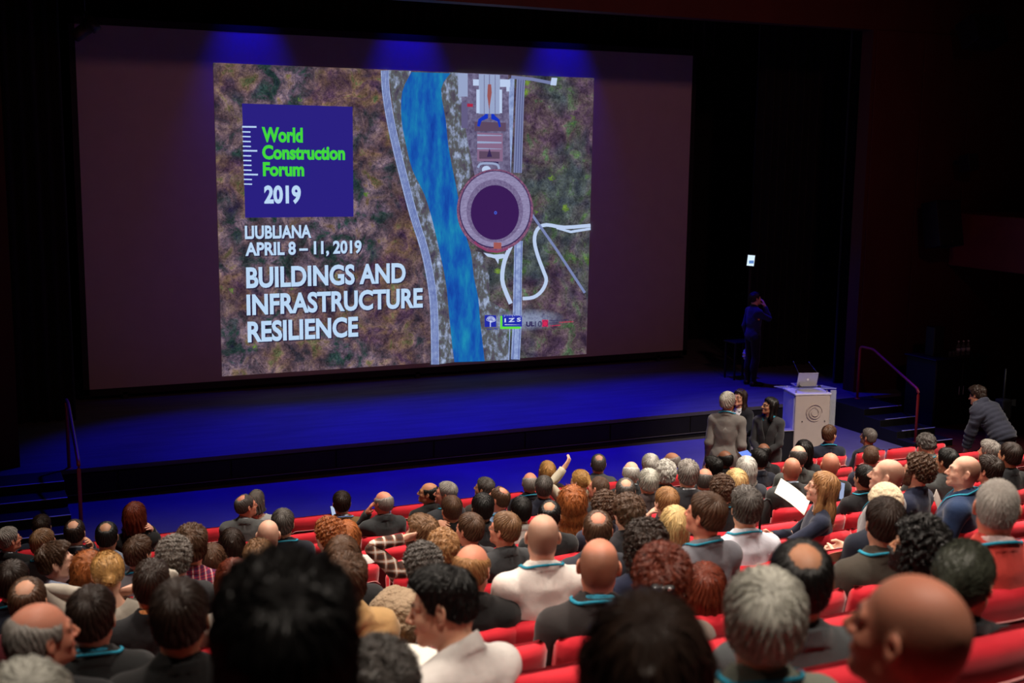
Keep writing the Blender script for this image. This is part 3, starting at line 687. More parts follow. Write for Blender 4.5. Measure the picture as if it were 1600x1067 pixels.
# ---------------------------------------------------------------- wall speakers, balcony box, lamp, wing screen
def wall_speaker(c, size, label, tilt=-12):
    s = thing('wall_speaker', label, 'speaker', c, 0, 'black loudspeakers on the right-hand wall')
    R3 = Matrix.Rotation(math.radians(tilt), 3, 'X')
    MB().box((0, 0, 0), size, .015, R3).obj('case', m_dk, s)
    f = R3 @ Vector((0, -size[1] / 2 - .004, 0)); MB().box(f, (size[0] * .88, .008, size[2] * .9), .002, R3).obj('grille', m_black, s)
    MB().box((0, size[1] / 2 + .1, 0), (.08, .24, .08), .004).obj('bracket', m_dk, s)
    me = MB().lathe([(.008, 0), (.008, .004)], (0, 0, 0), 10); q = R3 @ Vector((0, -size[1] / 2 - .012, -size[2] * .4)); me.v = [(a + q[0], q[1] - cc, b + q[2]) for a, b, cc in me.v]
    me.obj('badge', principled('spk_badge', s2l((140, 130, 120)), .4), s)
wall_speaker((16.75, 17.2, 3.62), (.58, .4, .85), 'large black loudspeaker low on the right-hand wall, left of the balcony box')
wall_speaker((17.35, 17.25, 4.75), (.26, .25, .3), 'small black loudspeaker high on the right-hand wall above the balcony box')
wall_speaker((17.3, 17.1, 7.1), (.75, .45, .5), 'black loudspeaker at the top right corner of the picture', -25)
bal = thing('balcony_box', 'dark red balcony box with a rail at the right edge of the picture', 'balcony', (18.75, 16.6, 2.8))
MB().box((0, 0, .5), (2.6, 2.2, 1.0), .02).obj('parapet', noisy('balcony_red', s2l((112, 44, 42)), .55, .3, .1, 3, .04), bal)
me = MB().tube([(-1.25, -1.02, 1.22), (1.25, -1.02, 1.22)], .022, 8).mesh('rail', True); add_obj('rail', me, m_rail, bal)
for k in range(5):
    me = MB().tube([(-1.2 + .6 * k, -1.02, 1.0), (-1.2 + .6 * k, -1.02, 1.22)], .014, 8).mesh('post', True); add_obj('post', me, m_rail, bal)
lp = atY(133, 46, 20.2)
lam = thing('stage_lamp', 'black stage lamp hanging before the top left corner of the screen', 'lamp', lp, 0)
R3 = Matrix.Rotation(math.radians(52), 3, 'Y')
mm = MB().lathe([(.05, -.22), (.09, -.2), (.1, -.1), (.1, .06), (.13, .07), (.13, .2), (.11, .2)], (0, 0, 0), 16); mm.v = [tuple(R3 @ Vector(p)) for p in mm.v]
mm.obj('can', principled('lamp_can', s2l((40, 38, 34)), .5, .5), lam, True)
me = MB().tube([(0, -.14, 0), (0, -.14, .25), (0, .14, .25), (0, .14, 0)], .012, 6).mesh('yoke', True); add_obj('yoke', me, m_dk, lam)
me = MB().tube([(0, 0, .25), (0, 0, 1.2)], .016, 8).mesh('hanger', True); add_obj('hanger', me, m_dk, lam)
wp = atY(1174, 407, 20.3)
wsn = thing('wing_monitor', 'small bright monitor glowing in the dark right wing of the stage', 'monitor', wp, math.radians(-18))
MB().box((0, .02, 0), (.20, .03, .27), .006).obj('case', m_dk, wsn)
MB().box((-.01, 0, .0), (.145, .008, .215), 0, Matrix.Rotation(math.radians(5), 3, 'Y')).obj('display', emit('wing_display', (206, 226, 240), 1.2), wsn)
MB().box((0, .0, -.03), (.10, .012, .06)).obj('display_window', emit('wing_display2', (110, 150, 220), .8), wsn)
MB().box((0, .06, -.95), (.05, .05, 1.7), .006).obj('stand', m_dk, wsn); MB().box((0, .06, -1.80), (.4, .4, .03), .006).obj('stand_base', m_dk, wsn)
tr = thing('microphone_tripod', 'dark folded tripod stand by the wall behind the man in the puffer jacket', 'tripod', (15.6, 14.4, 0))
me = MB().tube([(0, 0, .35), (0, 0, 1.45)], .018, 8).mesh('pole', True); add_obj('pole', me, m_dk, tr)
for k in range(3):
    t = 2 * math.pi * k / 3 + .4; me = MB().tube([(.0, 0, .6), (.36 * math.cos(t), .36 * math.sin(t), .01)], .013, 6).mesh('leg', True); add_obj('leg', me, m_dk, tr)
MB().box((0, 0, .78), (.2, .2, .34), .03).obj('bag', m_dk, tr)
wt = thing('small_table', 'small dark side table beside the man in the wing', 'table', (14.15, 19.75, ST))
MB().box((0, 0, .74), (.5, .4, .03), .006).obj('tabletop', m_dk, wt)
for sx in (-1, 1):
    for sy in (-1, 1): MB().box((sx * .21, sy * .16, .365), (.03, .03, .73)).obj('leg', m_dk, wt)

# ---------------------------------------------------------------- auditorium seats
m_red = noisy('seat_red', s2l((206, 32, 48)), rough=.8, spec=.2, amt=.10, scale=7, bump=.12, bscale=260, sheen=.25)
m_redd = noisy('seat_red_dark', s2l((112, 16, 28)), rough=.75, spec=.2, amt=.12, scale=7, bump=.12, bscale=260, sheen=.1)
m_pipe = principled('seat_piping', s2l((226, 150, 150)), .6, .3)
m_arm = principled('armrest_cream', s2l((226, 216, 198)), .4, .4)
m_ped = principled('seat_pedestal', s2l((34, 30, 30)), .5, .4)
def loft_back():
    """seat back: rounded, slightly bowed cushion leaning back; y = 0 is the rear face at the top"""
    nu, prof = 10, []
    #           (z, y_rear, y_front, halfwidth)
    for z, yr, yf, hw in ((.40, .10, .17, .225), (.55, .075, .165, .235), (.70, .05, .15, .24), (.82, .026, .13, .243), (.90, .01, .115, .244), (.955, .0, .105, .243), (.985, .012, .09, .238), (1.0, .035, .065, .225)):
        prof.append((z, yr, yf, hw))
    V = []; F = []
    n = 2 * nu + 2
    for z, yr, yf, hw in prof:
        for k in range(nu + 1):
            t = -1 + 2 * k / nu; e = (1 - abs(t) ** 6); V.append((hw * t, yr + .030 * t * t + .03 * (1 - e), z))
        for k in range(nu + 1):
            t = 1 - 2 * k / nu; e = (1 - abs(t) ** 6); V.append((hw * t, yf + .030 * t * t - .03 * (1 - e), z))
    for i in range(len(prof) - 1):
        for k in range(n): F.append([i * n + k, i * n + (k + 1) % n, (i + 1) * n + (k + 1) % n, (i + 1) * n + k])
    F.append(list(range(n))[::-1]); F.append([(len(prof) - 1) * n + k for k in range(n)])
    return mk_mesh('backrest', np.array(V), F, True)
def back_panel():
    nu = 10; V = []; F = []; zs = (.36, .5, .65, .78, .845)
    for layer_ in (0, 1):
        for z in zs:
            for k in range(nu + 1):
                t = -1 + 2 * k / nu; hw = .245
                zz = z if z < .84 else z + .022 * (1 - min(1, ((1 - abs(t)) / .22)) ** 2) * 0 - (.05 * max(0, (abs(t) - .72) / .28) ** 2)
                yr = np.interp(zz, (.40, .55, .70, .82, .90), (.10, .075, .05, .026, .01)) + .030 * t * t
                V.append((hw * t, yr - .014 if layer_ == 0 else yr + .02, zz))
    m = len(zs) * (nu + 1)
    for L in (0, 1):
        for i in range(len(zs) - 1):
            for k in range(nu):
                a = L * m + i * (nu + 1) + k; q = [a, a + 1, a + nu + 2, a + nu + 1]; F.append(q if L == 0 else q[::-1])
    for k in range(nu): a = (len(zs) - 1) * (nu + 1) + k; F.append([a, a + 1, m + a + 1, m + a])
    return mk_mesh('back_panel', np.array(V), F, True)
def seat_piping():
    pts = []
    for k in range(21):
        t = -1 + 2 * k / 20; z = .848 - .05 * max(0, (abs(t) - .72) / .28) ** 2
        yr = np.interp(z, (.40, .55, .70, .82, .90), (.10, .075, .05, .026, .01)) + .03 * t * t; pts.append((.246 * t, yr - .012, z))
    return MB().tube(pts, .0042, 5).mesh('piping', True)
me_back, me_panel, me_pipe = loft_back(), back_panel(), seat_piping()
me_cush = auto_smooth(MB().box((0, .36, .37), (.46, .42, .11), .04).mesh('seat_cushion'), 60)
me_cush_up = auto_smooth(MB().box((0, .235, .60), (.46, .10, .40), .04, Matrix.Rotation(math.radians(-8), 3, 'X')).mesh('seat_cushion'), 60)
me_arm = auto_smooth(MB().tube([(0, .06, .605), (0, .10, .612), (0, .28, .615), (0, .38, .605), (0, .41, .59)], [.014, .022, .024, .024, .014], 8).mesh('armrest'), 60)
me_post = MB().box((0, .2, .31), (.03, .24, .58), .006).mesh('post')
me_ped = MB().box((0, .26, .16), (.10, .3, .32), .01).mesh('pedestal')
def make_seat(x, row, label, occupied, y=None, z=None):
    s = thing('auditorium_seat', label, 'seat', (x, ROW_Y[row] if y is None else y, ROW_F[row] if z is None else z), 0, 'red auditorium seats')
    s.scale = (1, 1, .88)
    bk = add_obj('backrest', me_back, m_red, s); add_obj('back_panel', me_panel, m_redd, bk); add_obj('piping', me_pipe, m_pipe, bk)
    add_obj('seat_cushion', me_cush if occupied else me_cush_up, m_red, s)
    for sx in (-1, 1):
        a = add_obj('armrest', me_arm, m_arm, s); a.location = (sx * .252, 0, 0)
        p = add_obj('post', me_post, m_ped, s); p.location = (sx * .252, 0, 0)
    add_obj('pedestal', me_ped, m_ped, s)
    return s
# ---------------------------------------------------------------- figure templates (implicit surfaces, standing rest pose facing +y)
f32 = np.float32
def A3(*p): return np.array(p, dtype=f32)
def ell(P, c, r):
    q = P - A3(*c); r = A3(*r)
    k0 = np.sqrt(((q / r) ** 2).sum(-1)); k1 = np.sqrt(((q / (r * r)) ** 2).sum(-1)) + 1e-6
    return k0 * (k0 - 1) / k1
def cone(P, a, b, ra, rb):
    a = A3(*a); b = A3(*b); ba = b - a; pa = P - a
    h = np.clip((pa @ ba) / (ba @ ba), 0, 1)
    return np.sqrt(((pa - h[..., None] * ba) ** 2).sum(-1)) - (ra + (rb - ra) * h)
def sph(P, c, r): return np.sqrt(((P - A3(*c)) ** 2).sum(-1)) - r
def smin(a, b, k):
    h = np.clip(.5 + .5 * (b - a) / k, 0, 1); return b + (a - b) * h - k * h * (1 - h)
def smax(a, b, k): return -smin(-a, -b, k)
def ab(P):
    Q = P.copy(); Q[..., 0] = np.abs(Q[..., 0]); return Q
HC = A3(0, -.005, 1.645)              # head centre
SH = A3(.163, -.018, 1.388); EL = A3(.317, -.03, 1.144); WR = A3(.442, .012, .931)
HIP = A3(.092, 0, .93); KN = A3(.105, .012, .50); AN = A3(.105, -.02, .085)
def sd_head(P, ears=True):
    Q = ab(P)
    d = ell(P, (0, -.016, 1.664), (.077, .099, .089))
    d = smin(d, ell(P, (0, -.028, 1.612), (.066, .076, .068)), .03)
    d = smin(d, ell(P, (0, .030, 1.600), (.058, .066, .086)), .03)
    d = smin(d, cone(Q, (.044, .004, 1.568), (.012, .076, 1.540), .022, .019), .025)
    d = smin(d, sph(P, (0, .083, 1.536), .017), .02)
    d = smin(d, sph(Q, (.037, .060, 1.606), .024), .02)
    d = smin(d, cone(Q, (.010, .089, 1.656), (.045, .070, 1.655), .0115, .011), .012)
    d = smax(d, -sph(Q, (.031, .110, 1.637), .0195), .012)
    d = smin(d, sph(Q, (.031, .0765, 1.637), .0135), .006)
    d = smin(d, cone(P, (0, .091, 1.647), (0, .118, 1.607), .0075, .0115), .012)
    d = smin(d, sph(Q, (.0115, .105, 1.602), .0085), .008)
    d = smin(d, ell(P, (0, .0965, 1.5735), (.021, .0095, .0055)), .006)
    d = smin(d, ell(P, (0, .0950, 1.5640), (.018, .0095, .0062)), .006)
    if ears:
        E = Q.copy(); E[..., 0] = Q[..., 0] - .45 * (-.004 - Q[..., 1])
        e = ell(E, (.079, -.010, 1.634), (.0085, .019, .031))
        e = smin(e, ell(E, (.078, -.006, 1.610), (.0075, .012, .014)), .01)
        e = smax(e, -sph(E, (.0925, -.008, 1.638), .0125), .005)
        d = smin(d, e, .008)
    return d
def sd_neck(P):
    d = cone(P, (0, -.032, 1.40), (0, -.018, 1.575), .064, .057)
    return d
def sd_torso(P):
    Q = ab(P)
    d = ell(P, (0, -.005, .955), (.165, .118, .125))
    d = smin(d, ell(P, (0, .005, 1.10), (.140, .104, .16)), .06)
    d = smin(d, ell(P, (0, -.005, 1.27), (.165, .118, .17)), .06)
    d = smin(d, cone(Q, (.0, -.025, 1.385), (.135, -.020, 1.380), .080, .060), .05)
    d = smin(d, cone(Q, (.130, -.024, 1.408), (.012, -.030, 1.492), .026, .050), .06)
    d = smin(d, sph(Q, tuple(SH), .056), .04)
    return d
def sd_arms(P):
    Q = ab(P)
    d = cone(Q, tuple(SH), tuple(EL), .054, .042)
    d = smin(d, cone(Q, tuple(EL), tuple(WR), .042, .028), .02)
    return d
FD = (WR - EL) / np.linalg.norm(WR - EL)
HN = A3(-.95, .1, 0); HN = HN - FD * (HN @ FD); HN /= np.linalg.norm(HN)      # palm normal (towards the body)
HT = np.cross(HN, FD); HT = HT if HT[1] > 0 else -HT                           # thumb side (forward)
def sd_hands(P):
    Q = ab(P)
    L = np.stack([(Q - WR) @ FD, (Q - WR) @ HT, (Q - WR) @ HN], -1).astype(f32)   # along, thumbwards, palmwards
    d = ell(L, (.048, 0, 0), (.058, .042, .017))
    d = smin(d, cone(L, (-.03, 0, 0), (.02, 0, 0), .026, .024), .02)
    for o, ln in ((.028, .068), (.0095, .076), (-.0095, .072), (-.027, .056)):
        a = (.088, o, .002); b = (.088 + ln * .5, o * 1.12, .012); c = (.088 + ln * .85, o * 1.15, .012 + ln * .5)
        d = smin(d, smin(cone(L, a, b, .0095, .0085), cone(L, b, c, .0085, .007), .004), .007)
    d = smin(d, smin(cone(L, (.022, .030, .006), (.058, .056, .022), .014, .0105), cone(L, (.058, .056, .022), (.088, .060, .034), .0105, .008), .005), .012)
    return d
def sd_legs(P):
    Q = ab(P)
    d = cone(Q, (.092, 0, .90), tuple(KN), .088, .056)
    d = smin(d, cone(Q, tuple(KN), tuple(AN), .055, .036), .03)
    d = smin(d, ell(Q, (.105, -.022, .36), (.05, .055, .13)), .03)
    return d
def sd_feet(P):
    Q = ab(P)
    d = cone(Q, (.105, -.045, .045), (.115, .12, .03), .037, .032)
    d = smin(d, ell(Q, (.115, .14, .025), (.045, .06, .026)), .03)
    d = smin(d, cone(Q, tuple(AN), (.105, -.03, .05), .036, .038), .03)
    return smax(d, -(P[..., 2]), .006)
def sd_body(P):
    d = smin(sd_head(P), sd_neck(P), .03)
    t = sd_torso(P) + .011
    d = smin(d, t, .035)
    d = smin(d, smin(sd_arms(P) + .006, sd_hands(P), .012), .03)
    d = smin(d, smin(sd_legs(P) + .004, sd_feet(P), .03), .03)
    return d
def wrinkle(P, a):
    x, y, z = P[..., 0], P[..., 1], P[..., 2]
    return a * (np.sin(31 * x + 17 * z + 3 * np.sin(9 * y + 7 * z)) * .5 + np.sin(47 * z - 21 * np.abs(x) + 2.2 * np.sin(23 * x)) * .5)
def sleeves(P, t, end=-.005):
    Q = ab(P)
    d = sd_arms(P) - t
    return smax(d, ((Q - WR) @ FD) - end, .006)
def ring(P, R, z0, slope, hh, th, low=.014):
    """upright collar band about the neck, higher at the back"""
    q = np.sqrt(P[..., 0] ** 2 + ((P[..., 1] + .022) * .95) ** 2)
    zc = z0 - slope * (P[..., 1] + .022)
    dz = P[..., 2] - zc
    flare = R - .10 * dz + np.maximum(-dz - hh, 0) * .12
    return np.maximum(np.abs(q - flare) - th, np.maximum(dz - hh, -dz - hh - low)) - .002
def neckcut(d, P, c, z, t=0.):
    b = smax(cone(P, (0, -.036, 1.40), (0, -.026, 1.50), .090, .0655) - t, P[..., 2] - (1.476 - .50 * (P[..., 1] + .02)), .006)
    d = smin(d, b, .03)
    return smax(d, -np.maximum(c, (z - .45 * (P[..., 1] + .02)) - P[..., 2]), .006)
def sd_jacket(P):
    d = smin(sd_torso(P) - .019, sleeves(P, .0165), .035)
    Q = ab(P)
    d = smin(d, cone(Q, (.08, -.024, 1.405), (.165, -.020, 1.392), .052, .050), .04)        # padded shoulders
    d = smin(d, cone(Q, (.085, 0, .95), (.10, .0, .80), .115, .115), .08)
    d = d + wrinkle(P, .0028)
    d = smax(d, .80 - P[..., 2], .01)
    d = neckcut(d, P, cone(P, (0, -.02, 1.47), (0, .03, 1.65), .064, .075), 1.458, .006)
    v = (np.abs(P[..., 0]) - np.maximum(P[..., 2] - 1.17, 0) * .30)
    v = np.maximum(v, -(P[..., 1] - .02))
    d = smax(d, -v, .006)
    d = smin(d, np.maximum(ring(P, .081, 1.462, .62, .022, .006), P[..., 1] - .06), .010)
    return d
def sd_shirt(P):
    d = smin(sd_torso(P) - .009, sleeves(P, .010), .03)
    d = d + wrinkle(P, .0024)
    d = smax(d, .86 - P[..., 2], .01)
    d = neckcut(d, P, cone(P, (0, -.02, 1.475), (0, .05, 1.65), .062, .07), 1.462)
    d = smin(d, np.maximum(ring(P, .0705, 1.486, .55, .021, .0045), (P[..., 1] - .085)), .008)
    return d
def sd_under(P):
    d = smax(sd_torso(P) - .003, .9 - P[..., 2], .01)
    d = neckcut(d, P, cone(P, (0, -.02, 1.475), (0, .05, 1.65), .060, .068), 1.462, -.004)
    return smin(d, np.maximum(ring(P, .0675, 1.490, .55, .020, .0035, .012), (P[..., 1] - .085)), .006)
def sd_sweater(P):
    d = smin(sd_torso(P) - .015, sleeves(P, .014), .035)
    d = d + wrinkle(P, .0032)
    d = smax(d, .86 - P[..., 2], .012)
    d = neckcut(d, P, cone(P, (0, -.02, 1.478), (0, .04, 1.65), .063, .07), 1.46, .003)
    d = smin(d, ring(P, .0735, 1.470, .55, .010, .006), .008)
    return d
def sd_top(P):
    d = smin(sd_torso(P) - .009, sleeves(P, .008, -.02), .03)
    d = d + wrinkle(P, .0022)
    d = smax(d, .86 - P[..., 2], .01)
    d = smax(d, -ell(P, (0, .0, 1.52), (.105, .16, .085)), .006)
    return d
def sd_puffer(P):
    Q = ab(P)
    s = np.clip(((Q - SH) @ FD), -.1, 1)
    d = smin(sd_torso(P) - .034 - .010 * np.abs(np.sin(P[..., 2] * 48)), sleeves(P, .030, .0) - .009 * np.abs(np.sin(s * 46)), .03)
    d = d + wrinkle(P, .003)
    d = smax(d, .84 - P[..., 2], .02)
    d = neckcut(d, P, cone(P, (0, -.015, 1.47), (0, .06, 1.65), .068, .08), 1.458, .012)
    d = smin(d, ring(P, .092, 1.488, .5, .03, .012), .012)
    d = smin(d, cone(Q, (0, -.125, 1.475), (.085, -.085, 1.495), .050, .034), .02)            # hood lying on the back
    return d
def sd_trousers(P):
    d = smin(sd_legs(P) - .014, np.maximum(sd_torso(P) - .010, P[..., 2] - 1.03), .03)
    d = d + wrinkle(P, .003)
    return smax(d, .075 - P[..., 2], .01)
def sd_shoe(P): return smax(sd_feet(P) - .009, P[..., 2] - .095, .008)

def snet(f, lo, hi, h, c=4, sym=True, steps=1):
    lo = np.array(lo, float); hi = np.array(hi, float)
    if sym: lo[0] = -2 * h
    n = (np.ceil((hi - lo) / (h * c)).astype(int)) * c
    ax = [lo[i] + h * np.arange(n[i]) for i in range(3)]
    cx = [a[::c] + h * (c - 1) / 2 for a in ax]
    G = np.stack(np.meshgrid(*cx, indexing='ij'), -1).astype(f32)
    Fc = f(G.reshape(-1, 3)).reshape(G.shape[:3])
    act = np.abs(Fc) < h * c * 1.35
    rep = lambda M: M.repeat(c, 0).repeat(c, 1).repeat(c, 2)
    F = rep(Fc).astype(f32); am = rep(act)
    idx = np.argwhere(am)
    pts = (lo + idx * h).astype(f32)
    vals = np.concatenate([f(pts[i:i + 200000]) for i in range(0, len(pts), 200000)]) if len(pts) else np.zeros(0)
    F[am] = vals
    S = F < 0
    # active cells
    C8 = [S[i:S.shape[0] - 1 + i, j:S.shape[1] - 1 + j, k:S.shape[2] - 1 + k] for i in (0, 1) for j in (0, 1) for k in (0, 1)]
    cnt = sum(x.astype(np.int8) for x in C8); cell = (cnt > 0) & (cnt < 8)
    ci = np.argwhere(cell); vid = -np.ones(cell.shape, int); vid[cell] = np.arange(len(ci))
    acc = np.zeros((len(ci), 3)); num = np.zeros(len(ci))
    off = [(i, j, k) for i in (0, 1) for j in (0, 1) for k in (0, 1)]
    for a in range(8):
        for b in range(a + 1, 8):
            oa, ob = off[a], off[b]
            if sum(x != y for x, y in zip(oa, ob)) != 1: continue
            fa = F[ci[:, 0] + oa[0], ci[:, 1] + oa[1], ci[:, 2] + oa[2]]; fb = F[ci[:, 0] + ob[0], ci[:, 1] + ob[1], ci[:, 2] + ob[2]]
            m = (fa < 0) != (fb < 0); t = np.where(m, fa / np.where(m, fa - fb, 1), 0)
            p = np.array(oa) + t[:, None] * (np.array(ob) - np.array(oa)); acc[m] += p[m]; num[m] += 1
    V = lo + (ci + acc / np.maximum(num, 1)[:, None]) * h
    quads = []
    for axis in range(3):
        o1, o2 = [(1, 2), (2, 0), (0, 1)][axis]
        sl = [slice(1, -1)] * 3; sl[axis] = slice(0, -1)
        a = S[tuple(sl)]; sl2 = list(sl); sl2[axis] = slice(1, None); b = S[tuple(sl2)]
        e = np.argwhere(a != b); base = e.copy(); base[:, o1] += 1; base[:, o2] += 1
        ina = a[tuple(e.T)]
        def cid(d1, d2):
            q = base.copy(); q[:, o1] -= d1; q[:, o2] -= d2; return vid[tuple(q.T)]
        q = np.stack([cid(1, 1), cid(0, 1), cid(0, 0), cid(1, 0)], 1)
        q[~ina] = q[~ina][:, ::-1]; quads.append(q)
    Q = np.concatenate(quads); Q = Q[(Q >= 0).all(1)]
    for _ in range(steps):                                    # pull vertices onto the surface
        P = V.astype(f32); e = h * .4; d0 = f(P); g = np.stack([f(P + A3(*((e if i == k else 0) for i in range(3)))) - d0 for k in range(3)], -1) / e
        V = V - (np.clip(d0, -h, h) / np.maximum((g * g).sum(-1), .2))[:, None] * g * .9
    if sym:
        keep = (V[Q][:, :, 0].mean(1) > 0)
        Q = Q[keep]; onx = V[:, 0] < h * .75
        # snap the seam to x = 0 and mirror
        used = np.zeros(len(V), bool); used[Q.ravel()] = True
        bcount = np.zeros(len(V), int)
        E = np.sort(np.concatenate([Q[:, [0, 1]], Q[:, [1, 2]], Q[:, [2, 3]], Q[:, [3, 0]]]), 1)
        u, k = np.unique(E, axis=0, return_counts=True); bv = np.unique(u[k == 1]); bv = bv[V[bv, 0] < 2.2 * h]
        V[bv, 0] = 0
        remap = -np.ones(len(V), int); us = np.where(used)[0]; remap[us] = np.arange(len(us)); V2 = V[us]; Q = remap[Q]
        seam = np.zeros(len(V2), bool); sb = remap[bv]; seam[sb[sb >= 0]] = True
        mid = np.arange(len(V2)); nm = np.where(~seam)[0]; mid[nm] = len(V2) + np.arange(len(nm))
        VM = V2[nm] * np.array([-1, 1, 1]); V = np.concatenate([V2, VM]); Q = np.concatenate([Q, mid[Q][:, ::-1]])
    return V, Q
def decimate(V, Q, tris):
    me = mk_mesh('tmp', V, Q); ob = bpy.data.objects.new('tmp', me); COL.objects.link(ob)
    md = ob.modifiers.new('d', 'DECIMATE'); md.ratio = min(1., tris / (2. * len(Q)))
    bpy.context.view_layer.update()
    ev = ob.evaluated_get(bpy.context.evaluated_depsgraph_get()); m2 = ev.to_mesh(); m2.calc_loop_triangles()
    W = np.empty(len(m2.vertices) * 3, f32); m2.vertices.foreach_get('co', W)
    T = np.empty(len(m2.loop_triangles) * 3, np.int32); m2.loop_triangles.foreach_get('vertices', T)
    ev.to_mesh_clear(); bpy.data.objects.remove(ob); bpy.data.meshes.remove(me)
    return W.reshape(-1, 3).astype(float), T.reshape(-1, 3)

BONES = ['pelvis', 'spine', 'chest', 'head', 'uarmR', 'farmR', 'handR', 'uarmL', 'farmL', 'handL', 'thighR', 'shinR', 'footR', 'thighL', 'shinL', 'footL', 'neck']
def mirx(p): return A3(-p[0], p[1], p[2])
TOE = A3(.115, .15, .03); HANDE = WR + FD * .12
SEGS = {'pelvis': [((0, 0, .88), (0, 0, 1.0), .16)], 'spine': [((0, 0, 1.03), (0, 0, 1.2), .14)],
        'chest': [((0, -.01, 1.25), (0, -.01, 1.40), .135), ((-.12, -.02, 1.42), (.12, -.02, 1.42), .08)], 'neck': [((0, -.02, 1.47), (0, -.015, 1.53), .06)]}
for sfx, mf in (('R', lambda p: p), ('L', mirx)):
    SEGS['uarm' + sfx] = [(mf(SH + (EL - SH) * .12), mf(EL - (EL - SH) * .06), .055)]; SEGS['farm' + sfx] = [(mf(EL + (WR - EL) * .08), mf(WR - FD * .02), .04)]
    SEGS['hand' + sfx] = [(mf(WR + FD * .01), mf(HANDE), .035)]
    SEGS['thigh' + sfx] = [(mf(HIP - A3(0, 0, .10)), mf(KN + A3(0, 0, .05)), .085)]; SEGS['shin' + sfx] = [(mf(KN - A3(0, 0, .05)), mf(AN + A3(0, 0, .03)), .055)]
    SEGS['foot' + sfx] = [(mf(AN - A3(0, 0, .02)), mf(TOE), .045)]
def weights(V):
    V = V.astype(f32); W = np.zeros((len(V), len(BONES)))
    for i, b in enumerate(BONES):
        if b == 'head': continue
        dd = np.min([np.maximum(cone(V, tuple(a), tuple(c), 0, 0), .004) / r for a, c, r in SEGS[b]], axis=0)
        W[:, i] = dd ** -5.
    da = np.minimum(sd_arms(V), sd_hands(V)); dt = np.minimum(sd_torso(V), sd_legs(V))
    arm = np.array([b[:-1] in ('uarm', 'farm', 'hand') for b in BONES])
    low = 1 - smst(V[:, 2], 1.20, 1.29); isarm = da < dt
    W[:, ~arm] *= np.where(isarm, 1 - low, 1)[:, None]; W[:, arm] *= np.where(isarm, 1, 1 - low)[:, None]
    W[:, [BONES.index(b) for b in BONES if b.endswith('L') and b != 'L']] *= (V[:, 0] < .02)[:, None]; W[:, [BONES.index(b) for b in BONES if b.endswith('R')]] *= (V[:, 0] > -.02)[:, None]
    W += 1e-12; W /= W.sum(1, keepdims=True)
    t = V[:, 2] - (1.512 - .45 * V[:, 1])
    hw = np.clip((t + .035) / .06, 0, 1); hw = hw * hw * (3 - 2 * hw); hw[(np.abs(V[:, 0]) > .14) | (V[:, 2] < 1.44)] = 0
    W *= (1 - hw)[:, None]; W[:, BONES.index('head')] += hw
    return W
def smst(x, a, b):
    t = np.clip((x - a) / (b - a), 0, 1); return t * t * (3 - 2 * t)
HL_Y = [-.2, -.09, -.06, -.03, -.004, .012, .03, .045, .062, .08, .12]
HL_Z = [1.574, 1.577, 1.582, 1.604, 1.655, 1.628, 1.632, 1.672, 1.70, 1.722, 1.728]
def hairline(P): return np.interp(P[..., 1], HL_Y, HL_Z)
def body_mask(V):
    P = V.astype(f32); Q = ab(P); m = np.zeros((len(V), 4))
    m[:, 0] = np.clip(1 - np.minimum(ell(P, (0, .0965, 1.5735), (.021, .012, .006)), ell(P, (0, .095, 1.564), (.018, .012, .0065))) / .003, 0, 1) * (P[:, 1] > .08)
    hl = hairline(P); m[:, 1] = smst(P[:, 2] - hl, -.006, .012) * (P[:, 2] > 1.54) * (np.abs(P[:, 0]) < .083)
    nn = P - HC; nn = nn / (np.linalg.norm(nn, axis=1, keepdims=True) + 1e-6); m[:, 1] *= 1 - .8 * smst(nn @ (A3(0, .22, 1) / 1.024), .42, .85)
    br = np.clip(1 - np.maximum(cone(Q, (.015, .098, 1.6615), (.046, .080, 1.6625), .004, .003) - .002, 0) / .004, 0, 1) * (P[:, 1] > .05)
    iris = np.clip(1 - (np.sqrt((Q[:, 0] - .031) ** 2 + (Q[:, 2] - 1.6365) ** 2) - .0048) / .002, 0, 1) * (P[:, 1] > .07) * (np.abs(P[:, 2] - 1.6365) < .0055)
    lash = np.clip(1 - np.abs(sph(Q, (.031, .0785, 1.637), .0)-.0155) / .003, 0, 1) * (P[:, 1] > .075) * (Q[:, 2] > 1.636) * .7
    m[:, 2] = np.maximum(np.maximum(br * .8, iris), lash * 0)
    m[:, 3] = np.clip(1 - (np.sqrt(((Q[:, 0] - .031) / .0125) ** 2 + ((P[:, 2] - 1.6365) / .0050) ** 2) - 1) / .3, 0, 1) * (P[:, 1] > .07) * (1 - iris)
    return m
TPL = {}
def template(name, f, lo, hi, h, tris, c=4):
    V, Q = snet(f, lo, hi, h, c)
    for lod, t in tris.items():
        W, T = decimate(V, Q, t) if t < 2 * len(Q) else (V, np.concatenate([Q[:, :3], Q[:, [0, 2, 3]]]))
        d = {'V': W, 'T': T, 'W': weights(W)}
        if name == 'body': d['mask'] = body_mask(W)
        TPL[name, lod] = d
template('body', sd_body, (-.5, -.22, -.01), (.62, .26, 1.78), .0046, {'far': 6200, 'near': 26000})
LO, HI = (-.5, -.25, .70), (.56, .26, 1.62)
for nm, f in (('jacket', sd_jacket), ('shirt', sd_shirt), ('under', sd_under), ('sweater', sd_sweater), ('top', sd_top), ('puffer', sd_puffer)):
    template(nm, f, LO, HI, .0075, {'far': 3200, 'near': 9000})
template('trousers', sd_trousers, (-.3, -.2, .05), (.3, .2, 1.08), .010, {'far': 1300, 'near': 2600})
template('shoe', sd_shoe, (-.2, -.15, -.02), (.2, .26, .13), .008, {'far': 500, 'near': 900})
